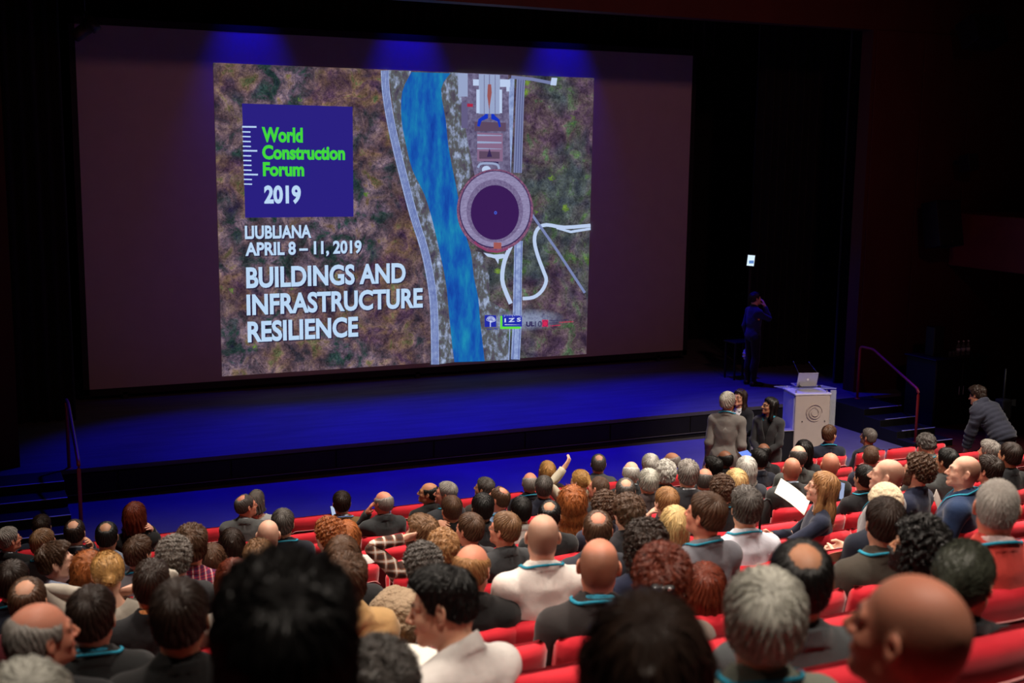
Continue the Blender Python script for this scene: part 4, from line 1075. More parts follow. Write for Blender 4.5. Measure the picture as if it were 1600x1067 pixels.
for lod in ('far', 'near'):
    d = TPL['shoe', lod]; s = d['V'][d['T']][:, :, 0].mean(1)
    for nm, sel in (('shoeR', s > 0), ('shoeL', s < 0)):
        T = d['T'][sel]; u, inv = np.unique(T, return_inverse=True); TPL[nm, lod] = {'V': d['V'][u], 'T': inv.reshape(-1, 3), 'W': d['W'][u]}
print('TEMPLATES %.1fs' % (time.time() - T0))

# ---------------------------------------------------------------- hair templates
def whorl(P, c=(0, -.45, 1.)):
    n = P - A3(0, -.012, 1.64); n = n / (np.linalg.norm(n, axis=-1, keepdims=True) + 1e-6)
    a = A3(*c); a = a / np.linalg.norm(a)
    e1 = np.cross(a, A3(1, 0, 0)); e1 = e1 / np.linalg.norm(e1); e2 = np.cross(a, e1)
    az = np.arctan2(n @ e2, n @ e1); dist = np.arccos(np.clip(n @ a, -1, 1))
    return az, dist, n
def hair_field(kind):
    top, side, curl, groove, crown, dz = {
        'short': (.018, .007, 0, .0022, 0, 0), 'thick': (.032, .014, .002, .004, 0, 0), 'thin': (.009, .006, 0, .0016, 1, 0), 'horseshoe': (.006, .008, 0, .0018, 2, 0),
        'buzz': (.0045, .0035, 0, .0008, 0, 0), 'curly': (.034, .022, .008, .001, 0, 0), 'wavy': (.030, .020, .0045, .003, 0, 0), 'white': (.022, .013, .001, .004, 0, 0),
        'long': (.018, .016, 0, .003, 0, 0), 'longwavy': (.024, .020, .004, .003, 0, 0), 'bob': (.024, .020, 0, .003, 0, 0), 'pony': (.012, .010, 0, .003, 0, 0),
        'bun': (.014, .011, 0, .003, 0, 0), 'topbun': (.030, .020, .005, .003, 0, 0), 'slick': (.013, .006, 0, .0025, 0, 0), 'crop': (.022, .0065, .001, .004, 0, 0), 'mop': (.05, .04, .010, .001, 0, 0)}[kind]
    lng = kind in ('long', 'longwavy', 'bob', 'mop')
    def f(P):
        P = P.astype(f32)
        az, dist, n = whorl(P)
        hl = hairline(P)
        if lng: hl = np.where(P[..., 1] < .02, 1.52, hl)
        mk = smst(P[..., 2] - hl, -.012, .012)
        up = smst(n[..., 2], .05, .75)
        th = side + (top - side) * up
        if kind in ('thick', 'crop', 'slick'): th = th + .012 * smst(P[..., 1], .0, .08) * up
        rag = .009 * np.sin(az * 5 + 1.3) + .008 * np.sin(az * 13 + dist * 9) + .008 * np.sin(az * 41) + .006 * np.sin(az * 67 + 2)
        if crown == 1: mk = mk * (1 - .95 * smst(n @ (A3(0, -.42, 1) / np.linalg.norm(A3(0, -.42, 1))) + rag, .84, .99)); mk = mk * (1 - .7 * smst(n @ (A3(0, .75, .8) / np.linalg.norm(A3(0, .75, .8))), .88, .96))
        if crown == 2: mk = mk * (1 - smst(n @ (A3(0, .22, 1) / np.linalg.norm(A3(0, .22, 1))) + rag, .44, .82))
        g = groove * (np.sin(az * 26 + 2.5 * np.sin(dist * 4 + az * 3)) * .6 + np.sin(az * 47 + 3 * np.sin(dist * 3 - az * 5)) * .4)
        if curl: 
            k = 170. if kind in ('curly', 'topbun') else (130. if kind == 'mop' else 95.)
            x, y, z = P[..., 0], P[..., 1], P[..., 2]
            g = g + curl * (np.sin(k * x + 2.1 * np.sin(k * .6 * z)) * np.sin(k * y + 1.7 * np.sin(k * .5 * x)) + .7 * np.sin(k * z + 2 * np.sin(k * .7 * y)))
        T = (th + g) * mk - .010 * (1 - mk)
        d = sd_head(P, False) - T
        x, y, z = P[..., 0], P[..., 1], P[..., 2]
        if kind in ('long', 'longwavy'):
            zz = 1.33 if kind == 'long' else 1.36
            wav = .006 * np.sin(z * (60 if kind == 'longwavy' else 25) + 4 * x) + .0035 * np.sin(np.abs(x) * 190 + 3 * np.sin(z * 14))
            q = np.stack([x, (y + .075 + .12 * (1.60 - z) * (z < 1.60) * .35) * 1., np.zeros_like(x)], -1)
            w = np.interp(z, [zz, zz + .06, 1.48, 1.58, 1.64, 1.70], [.05, .085, .088, .084, .066, .02])
            sl = np.sqrt((q[..., 0] / w) ** 2 + (q[..., 1] / .052) ** 2) - 1
            sl = sl * .050 + wav; sl = np.maximum(sl, zz - z); sl = np.maximum(sl, z - 1.70)
            fr = np.maximum(sd_neck(P) - .012, -1)
            d = smin(d, np.maximum(sl, -fr * 0 - 1), .03)
            s = cone(ab(P), (.083, -.012, 1.65), (.088, -.0, 1.46), .022, .026) + wav
            d = smin(d, s, .02)
        if kind in ('bob', 'mop'):
            zz = 1.515 if kind == 'bob' else 1.47
            wav = .0035 * np.sin(np.abs(x) * 170 + 3 * np.sin(z * 14 + y * 40)) + (.007 * np.sin(90 * z + 60 * x) * np.sin(80 * y + 50 * x) if kind == 'mop' else 0)
            q = np.sqrt((x / .098) ** 2 + ((y + .022) / .112) ** 2) - 1; q = q * .1 + wav
            q = np.maximum(q, zz - z); q = np.maximum(q, z - 1.64); q = np.maximum(q, y - .035)
            q = np.maximum(q, -(np.sqrt((x / .06) ** 2 + ((y) / .075) ** 2) - 1) * .07)
            d = smin(d, q, .03)
        if kind == 'pony':
            d = smin(d, cone(P, (0, -.11, 1.66), (0, -.155, 1.60), .020, .026), .02)
            d = smin(d, cone(P, (0, -.155, 1.60), (.02, -.125, 1.42), .028, .012) + .004 * np.sin(x * 260) , .012)
        if kind == 'bun':
            d = smin(d, sph(P, (0, -.118, 1.60), .034) + .003 * np.sin(az * 9 + z * 300), .02)
        if kind == 'topbun':
            d = smin(d, sph(P, (0, -.10, 1.69), .05) + .006 * np.sin(x * 150 + 3 * np.sin(z * 120)) * np.sin(y * 140), .025)
        return d
    return f
HAIR = {}
def surf_strands(V, f, kind, n):
    """tapered locks laid along the flow on the hair surface"""
    rng = np.random.default_rng(len(kind) * 31)
    az, dist, nn = whorl(V.astype(f32)); hd = sd_head(V.astype(f32), False)
    ok = np.where((hd > .0028))[0]
    if len(ok) == 0: return np.zeros((0, 3)), np.zeros((0, 3), int), np.zeros((0, 2))
    P = V[rng.choice(ok, n)].copy(); u0 = rng.random(n)
    ln = {'long': .16, 'longwavy': .14, 'bob': .09, 'pony': .09, 'bun': .08, 'curly': .03, 'mop': .04, 'buzz': .012, 'short': .035, 'crop': .04, 'thick': .055, 'horseshoe': .03, 'thin': .035, 'topbun': .035}.get(kind, .045)
    curly = kind in ('curly', 'mop', 'topbun', 'wavy', 'longwavy')
    wd = {'buzz': .0010, 'short': .0013, 'crop': .0014, 'thick': .0015, 'thin': .0013, 'horseshoe': .0013, 'slick': .0014, 'white': .0016}.get(kind, .0022)
    S = 4; pts = [P]; D = rng.normal(0, .25, (n, 3)); e = .003; norms = []
    for s in range(S):
        Pf = P.astype(f32); d0 = f(Pf); g = np.stack([f(Pf + A3(*((e if i == k else 0) for i in range(3)))) - d0 for k in range(3)], -1); g = g / (np.linalg.norm(g, axis=1, keepdims=True) + 1e-9)
        norms.append(g)
        a = A3(0, -.45, 1.); a = a / np.linalg.norm(a); q = Pf - A3(0, -.012, 1.64); q = q / np.linalg.norm(q, axis=1, keepdims=True)
        flow = q - a; flow = flow / (np.linalg.norm(flow, axis=1, keepdims=True) + 1e-6) * .8 + A3(0, 0, -1) * (.9 if ln > .06 else .45)
        if kind in ('pony', 'bun'): flow = A3(0, -.11, 1.63) - Pf; flow = flow / (np.linalg.norm(flow, axis=1, keepdims=True) + 1e-6)
        if kind in ('crop', 'thick', 'slick'): flow = np.where((P[:, 2:3] > 1.70) & (P[:, 1:2] > -.06), np.array([[.25, 1., .25]]), flow)
        t = flow + D * (2.4 if curly else .45) + (rng.normal(0, .6, (n, 3)) if curly else 0)
        t = t - g * (t * g).sum(1, keepdims=True); t = t / (np.linalg.norm(t, axis=1, keepdims=True) + 1e-6)
        lift = (.0010 + .0012 * s) * (2.6 if curly else (1.6 if kind in ('crop', 'thick') else 1.))
        P = P + t * ln / S; P = P - (f(P.astype(f32)) - lift)[:, None] * g
        pts.append(P)
    norms.append(norms[-1])
    VV = []; UV = []
    for s in range(S + 1):
        d = pts[min(s + 1, S)] - pts[max(s - 1, 0)]; side = np.cross(d, norms[s]); side = side / (np.linalg.norm(side, axis=1, keepdims=True) + 1e-9)
        w = wd * (1 - .75 * (s / S) ** 2) * (.7 + .6 * u0)[:, None]
        base = pts[s] + (norms[s] * .0004 if s else -norms[s] * .002)
        VV += [base - side * w, base + side * w]; UV += [np.stack([u0 * 3, np.full(n, s * .05)], 1)] * 2
    K = len(VV); VV = np.stack(VV, 1).reshape(-1, 3); UV = np.stack(UV, 1).reshape(-1, 2)
    b = np.arange(n)[:, None] * K; T = []
    for s in range(S):
        T += [b + np.array([[2 * s, 2 * s + 1, 2 * s + 3]]), b + np.array([[2 * s, 2 * s + 3, 2 * s + 2]])]
    return VV, np.concatenate(T), UV
def get_hair(kind):
    if kind in HAIR: return HAIR[kind]
    f = hair_field(kind)
    lo = (-.15, -.26, 1.30 if kind in ('long', 'longwavy') else 1.40); hi = (.15, .14, 1.84)
    V, Q = snet(f, lo, hi, .0048, 4, sym=False)
    T = np.concatenate([Q[:, :3], Q[:, [0, 2, 3]]])
    hd = sd_head(V.astype(f32), False); keep = (hd[T] > -.006).any(1); T = T[keep]          # drop what lies inside the skull
    u, inv = np.unique(T, return_inverse=True); T = inv.reshape(-1, 3); V = V[u]
    az, dist, n = whorl(V.astype(f32)); UV = np.stack([az / math.pi, dist * .3 + V[:, 2]], 1)
    nst = {'long': 1500, 'longwavy': 1700, 'curly': 2600, 'mop': 2800, 'buzz': 1500, 'thin': 2600, 'horseshoe': 2200, 'topbun': 2400, 'wavy': 2200}.get(kind, 3200)
    SV, STt, SUV = surf_strands(V, f, kind, nst)
    VV = np.concatenate([V, SV]); TT = np.concatenate([T, STt + len(V)]); UU = np.concatenate([UV, SUV])
    me = mk_mesh('hair', VV, TT.astype(int))
    l = me.uv_layers.new(name='flow'); idx = TT.ravel(); l.data.foreach_set('uv', UU[idx].astype(f32).ravel())
    HAIR[kind] = me
    return me
# ---------------------------------------------------------------- accessories
def glasses_mesh():
    mb = MB()
    for s in (-1, 1):
        mb.tube([(s * (.032 + .022 * math.cos(t)), .1005 - .004 * abs(math.cos(t)), 1.634 + .017 * math.sin(t)) for t in np.linspace(0, 2 * math.pi, 15)], .0019, 5)
        mb.tube([(s * .054, .097, 1.640), (s * .075, .07, 1.642), (s * .082, .02, 1.645), (s * .083, -.012, 1.643), (s * .081, -.03, 1.625)], .0019, 5)
    mb.tube([(-.011, .103, 1.638), (0, .1055, 1.641), (.011, .103, 1.638)], .0018, 5)
    return mb.mesh('glasses', True)
ME_GLASSES = glasses_mesh()
def beard_mesh():
    def f(P):
        P = P.astype(f32); x, y, z = P[..., 0], P[..., 1], P[..., 2]
        mk = smst(1.605 + .05 * np.abs(x) / .07 * (y < .07) - z, -.008, .008) * smst(y, .0, .02) * smst(z, 1.49, 1.51)
        lip = smst(np.minimum(ell(P, (0, .0975, 1.5735), (.024, .02, .0075)), ell(P, (0, .096, 1.564), (.02, .02, .0075))), -.002, .004)
        g = .0018 * np.sin(x * 300 + 2 * np.sin(z * 200)) * np.sin(z * 260 + y * 150)
        return sd_head(P, False) - ((.011 + g) * mk * lip - .006 * (1 - mk * lip))
    V, Q = snet(f, (-.1, -.05, 1.47), (.1, .15, 1.66), .0045, 4, sym=False); T = np.concatenate([Q[:, :3], Q[:, [0, 2, 3]]])
    hd = sd_head(V.astype(f32), False); keep = (hd[T] > -.003).any(1); T = T[keep]; u, inv = np.unique(T, return_inverse=True); V = V[u]; T = inv.reshape(-1, 3)
    me = mk_mesh('beard', V, T); l = me.uv_layers.new(name='flow'); UV = np.stack([V[:, 0] * 9, V[:, 2] * 2], 1); l.data.foreach_set('uv', UV[T.ravel()].astype(f32).ravel())
    return me
ME_BEARD = beard_mesh()
def lanyard_tpl(f, r0):
    pts = []
    for t in np.linspace(0, 1, 17):
        a = t * 2.45
        pts.append((r0 * math.sin(a), -.022 - r0 * math.cos(a) * 1.02, 1.487 - .55 * (-.0 - r0 * math.cos(a)) - .006 - (.03 * max(0, t - .45))))
    last = pts[-1]
    for k in range(1, 13):
        t = k / 12; pts.append((last[0] * (1 - t) + .004 * t, last[1] + .05 * t, last[2] * (1 - t) + 1.10 * t))
    P = np.array(pts, dtype=f32); e = .004
    for _ in range(4):
        d0 = f(P); g = np.stack([f(P + A3(*((e if i == k else 0) for i in range(3)))) - d0 for k in range(3)], -1) / e; g = g / (np.linalg.norm(g, axis=1, keepdims=True) + 1e-6)
        P = P - ((d0 - .0055)[:, None]) * g * .9
    d0 = f(P); g = np.stack([f(P + A3(*((e if i == k else 0) for i in range(3)))) - d0 for k in range(3)], -1) / e; g = g / (np.linalg.norm(g, axis=1, keepdims=True) + 1e-6)
    tn = np.gradient(P, axis=0); sd = np.cross(tn, g); sd = sd / (np.linalg.norm(sd, axis=1, keepdims=True) + 1e-9)
    w = .0065; R = np.stack([P - sd * w, P + sd * w, P + sd * w + g * .002, P - sd * w + g * .002], 1).reshape(-1, 3)
    n = len(P); T = []
    for i in range(n - 1):
        for k in range(4):
            a, b, c, d = i * 4 + k, i * 4 + (k + 1) % 4, i * 4 + 4 + (k + 1) % 4, i * 4 + 4 + k; T += [(a, b, c), (a, c, d)]
    V = np.concatenate([R, R * np.array([-1, 1, 1])]); T = np.array(T); T = np.concatenate([T, T[:, ::-1] + len(R)])
    return {'V': V, 'T': T, 'W': weights(V)}
TPL['lan_jacket', 'far'] = TPL['lan_jacket', 'near'] = lanyard_tpl(sd_jacket, .094)
TPL['lan_shirt', 'far'] = TPL['lan_shirt', 'near'] = lanyard_tpl(sd_shirt, .088)
TPL['lan_sweater', 'far'] = TPL['lan_sweater', 'near'] = lanyard_tpl(sd_sweater, .092)

# ---------------------------------------------------------------- posing
def rx(a): a = math.radians(a); c, s = math.cos(a), math.sin(a); return np.array([[1, 0, 0], [0, c, -s], [0, s, c]])
def ry(a): a = math.radians(a); c, s = math.cos(a), math.sin(a); return np.array([[c, 0, s], [0, 1, 0], [-s, 0, c]])
def rz(a): a = math.radians(a); c, s = math.cos(a), math.sin(a); return np.array([[c, -s, 0], [s, c, 0], [0, 0, 1]])
def about(j, R):
    M = np.eye(4); M[:3, :3] = R; M[:3, 3] = np.array(j) - R @ np.array(j); return M
def rmin(a, b):
    a = a / np.linalg.norm(a); b = b / np.linalg.norm(b); v = np.cross(a, b); c = a @ b
    if c < -.9999: return -np.eye(3)
    K = np.array([[0, -v[2], v[1]], [v[2], 0, -v[0]], [-v[1], v[0], 0]]); return np.eye(3) + K + K @ K / (1 + c)
def ap(M, p): return M[:3, :3] @ np.array(p, float) + M[:3, 3]
ARM = {'lap': ('chest', (.10, .25, 1.02), (.6, -.55, -.35)), 'hang': ('chest', (.225, .035, .875), (.12, -1., 0)), 'fold': ('chest', (.02, .20, 1.16), (.7, -.2, -.5)),
       'cheek': ('head', (.095, .105, 1.465), (.15, .6, -1.)), 'mouth': ('head', (.045, .165, 1.485), (.25, .4, -1.)), 'hairtop': ('head', (.135, .055, 1.63), (.75, .5, -.1)),
       'nape': ('head', (.125, -.02, 1.53), (.9, .1, .05)), 'clasp': ('chest', (.055, .22, .98), (.7, -.4, -.2)), 'hold': ('chest', (.12, .34, 1.16), (.6, -.4, -.4)), 'up': ('head', (.14, .10, 1.80), (.8, .3, .2)),
       'forward': ('chest', (.14, .46, 1.10), (.6, -.3, -.4)), 'backrest': ('chest', (.34, .36, 1.12), (.5, -.3, -.7)), 'ear': ('head', (.115, .03, 1.50), (.4, .5, -.9))}
def pose(p, bulk):
    g = p.get; M = {}
    tw, lean, side = g('twist', 0), g('lean', -3), g('side', 0)
    M['pelvis'] = about((0, 0, .95), rx(-g('hipbend', 0)))
    M['spine'] = M['pelvis'] @ about((0, -.02, 1.02), rz(tw * .45) @ ry(side * .5) @ rx(-lean * .5))
    M['chest'] = M['spine'] @ about((0, -.02, 1.22), rz(tw * .55) @ ry(side * .5) @ rx(-lean * .5))
    hy = g('yaw', 0) - tw
    Rh = rz(hy) @ ry(g('roll', 0)) @ rx(-g('pitch', -6) + lean * .6)
    a = .38
    Rn = rz(hy * a) @ ry(g('roll', 0) * a) @ rx((-g('pitch', -6) + lean * .6) * a)
    M['neck'] = M['chest'] @ about((0, -.02, 1.455), Rn)
    M['head'] = M['neck'] @ about((0, -.012, 1.545), np.linalg.inv(Rn) @ Rh)
    for sfx, s in (('R', 1), ('L', -1)):
        key = g('arm' + sfx, g('arms', 'lap')); spec = ARM[key] if isinstance(key, str) else key
        fr, tg, pole = spec; m = np.array([s, 1, 1])
        S0, E0, W0 = (np.array(q, float) * m * np.array([1 + (bulk - 1) * .9, 1, 1]) for q in (SH, EL, WR))
        S = ap(M['chest'], S0); T = ap(M[fr], np.array(tg) * m); pv = M['chest'][:3, :3] @ (np.array(pole) * m)
        l1 = np.linalg.norm(E0 - S0); l2 = np.linalg.norm(W0 - E0); d = T - S; L = np.linalg.norm(d)
        Lc = min(max(L, abs(l1 - l2) + .08), (l1 + l2) * .995); u = d / L; T = S + u * Lc
        a_ = (l1 * l1 - l2 * l2 + Lc * Lc) / (2 * Lc); h = math.sqrt(max(l1 * l1 - a_ * a_, 0)); n = pv - u * (pv @ u); n = n / (np.linalg.norm(n) + 1e-9)
        E = S + u * a_ + n * h
        C = M['chest'][:3, :3]
        R1 = rmin(C @ (E0 - S0), E - S) @ C; R2 = rmin(R1 @ (W0 - E0), T - E) @ R1
        roll = g('hroll' + sfx, 0)
        if roll:
            k = (T - E) / np.linalg.norm(T - E); K = np.array([[0, -k[2], k[1]], [k[2], 0, -k[0]], [-k[1], k[0], 0]]); t = math.radians(roll)
            R3 = (np.eye(3) + math.sin(t) * K + (1 - math.cos(t)) * K @ K) @ R2
        else: R3 = R2
        def mk(R, p0, p1): Q = np.eye(4); Q[:3, :3] = R; Q[:3, 3] = p1 - R @ p0; return Q
        M['uarm' + sfx] = mk(R1, S0, S); M['farm' + sfx] = mk(R2, E0, E); M['hand' + sfx] = mk(R3, W0, T)
        H0 = np.array(HIP) * m; K0 = np.array(KN) * m; N0 = np.array(AN) * m
        if g('stand') and g('hipbend'):
            M['thigh' + sfx] = np.eye(4); M['shin' + sfx] = np.eye(4); M['foot' + sfx] = np.eye(4)
        elif g('stand'):
            st = g('stride', 0) * s; M['thigh' + sfx] = about(H0, rx(st)); M['shin' + sfx] = M['thigh' + sfx] @ about(K0, rx(-abs(st) * .7)); M['foot' + sfx] = M['shin' + sfx]
        else:
            M['thigh' + sfx] = about(H0, rz(-4 * s) @ rx(g('hip', 84))); M['shin' + sfx] = M['thigh' + sfx] @ about(K0, rx(-g('hip', 84) + 2)); M['foot' + sfx] = M['shin' + sfx]
    return M
def skin(tpl, M, bulk):
    V, W = tpl['V'], tpl['W']
    hw = W[:, BONES.index('head')] + .8 * W[:, BONES.index('neck')] 
    k = 1 + (bulk - 1) * (1 - np.clip(hw, 0, 1)); U = V.copy(); U[:, 0] *= np.minimum(k, 1 + (k - 1) * .9); U[:, 1] *= k
    U4 = np.concatenate([U, np.ones((len(U), 1))], 1)
    Ms = np.stack([M[b][:3] for b in BONES])                       # 17,3,4
    return np.einsum('nb,bij,nj->ni', W, Ms, U4)
SKIN = {'fair': (226, 176, 152), 'light': (214, 160, 132), 'ruddy': (214, 140, 114), 'tan': (188, 132, 100), 'olive': (182, 134, 104), 'brown': (120, 78, 56)}
HCOL = {'blk': (20, 18, 18), 'dkbr': (46, 33, 27), 'br': (84, 60, 44), 'ltbr': (124, 92, 64), 'ginger': (158, 92, 48), 'auburn': (104, 44, 26), 'blond': (196, 152, 92), 'ltblond': (218, 184, 128), 'sandy': (160, 118, 76),
        'gray': (150, 146, 142), 'dkgray': (88, 84, 82), 'white': (214, 212, 208), 'salt': (116, 110, 106), 'greenish': (62, 66, 56), 'silver': (204, 206, 198)}
CLOTH_NAME = {'jacket': 'jacket', 'shirt': 'shirt', 'sweater': 'sweater', 'top': 'blouse', 'puffer': 'puffer_jacket'}
PEOPLE = {}
m_teal = noisy('lanyard_teal', s2l((36, 146, 176)), .6, .3, .05, 20, 0)
m_spec = principled('spectacles', s2l((24, 22, 24)), .3, .5)
def posed(name, key, lod, M, bulk, mat, par, mask=False):
    t = TPL[key, lod]; me = mk_mesh(name, skin(t, M, bulk), t['T'])
    if mask:
        a = me.color_attributes.new('mask', 'FLOAT_COLOR', 'POINT'); a.data.foreach_set('color', t['mask'].astype(f32).ravel())
    return add_obj(name, me, mat, par)
def person(pid, target, hair, hcol, skn, cl, ccol, scol, o, label):
    """one figure whose head centre stands at target; o holds pose and extras"""
    s = o.get('s', 1.0); bulk = o.get('bulk', 1.0)
    lod = 'near' if o.get('near') else 'far'
    M = pose(o, bulk); hc = ap(M['head'], HC)
    root = np.array(target) - hc * s
    e = thing('person', label, 'person', root); e.scale = (s, s, s)
    stub = HCOL[hcol] if hcol else (110, 90, 80)
    amt = {'bald': min(.75, o.get('stub', .12) * 1.9), 'buzz': .7}.get(hair, .8 if hair not in ('horseshoe', 'thin') else (.12 if hair == 'horseshoe' else .35))
    posed('body', 'body', lod, M, bulk, skin_mat(SKIN[skn], stub, amt), e, True)
    hm = Matrix([list(r) for r in M['head']])
    if hair != 'bald':
        h = add_obj('hair', get_hair(hair), hair_mat(HCOL[hcol]), e); h.matrix_local = hm
        k = o.get('hs', 1.0)
        if k != 1.0: h.matrix_local = hm @ Matrix.Translation(Vector(HC.tolist())) @ Matrix.Diagonal((k, k, 1 + (k - 1) * .6, 1)) @ Matrix.Translation(-Vector(HC.tolist()))
        if o.get('flip'): h.matrix_local = h.matrix_local @ Matrix.Diagonal((-1, 1, 1, 1))
    if o.get('beard'): h = add_obj('beard', ME_BEARD, hair_mat(HCOL[o['beard']]), e); h.matrix_local = hm
    if o.get('glasses'): h = add_obj('glasses', ME_GLASSES, m_spec, e); h.matrix_local = hm
    kind = o.get('pat', 'plain')
    if cl == 'jacket' and max(ccol) < 112: ccol = tuple(int(c * .86) for c in ccol)
    posed(CLOTH_NAME[cl], cl, lod, M, bulk, cloth(ccol, kind), e)
    if scol is not None and cl in ('jacket', 'sweater'): posed('shirt', 'under', lod, M, bulk, cloth(scol), e)
    posed('trousers', 'trousers', lod, M, bulk, cloth(o.get('legs', (38, 38, 44))), e)
    posed('shoe', 'shoeR', lod, M, bulk, principled('shoe_black', s2l((24, 22, 22)), .4), e); posed('shoe', 'shoeL', lod, M, bulk, principled('shoe_black', (0, 0, 0)), e)
    if o.get('lan'): posed('lanyard', 'lan_' + ({'jacket': 'jacket', 'sweater': 'sweater', 'puffer': 'sweater'}.get(cl, 'shirt')), 'far', M, bulk, m_teal if o['lan'] == 1 else cloth(o['lan']), e)['label'] = 'teal lanyard' if o['lan'] == 1 else 'lanyard'
    MW = Matrix.Translation(Vector(root.tolist())) @ Matrix.Scale(s, 4)
    PEOPLE[pid] = {'root': root, 'head': np.array(target), 'M': M, 'MW': MW, 's': s, 'e': e, 'W': lambda b, p: MW @ Vector(ap(M[b], p).tolist())}
    return e
def hand_pt(pid, sfx, along=.09, palm=.02, th=0.):
    m = np.array([1 if sfx == 'R' else -1, 1, 1]); p = np.array(WR + FD * along + HN * palm + HT * th, float) * m
    return PEOPLE[pid]['W']('hand' + sfx, p)
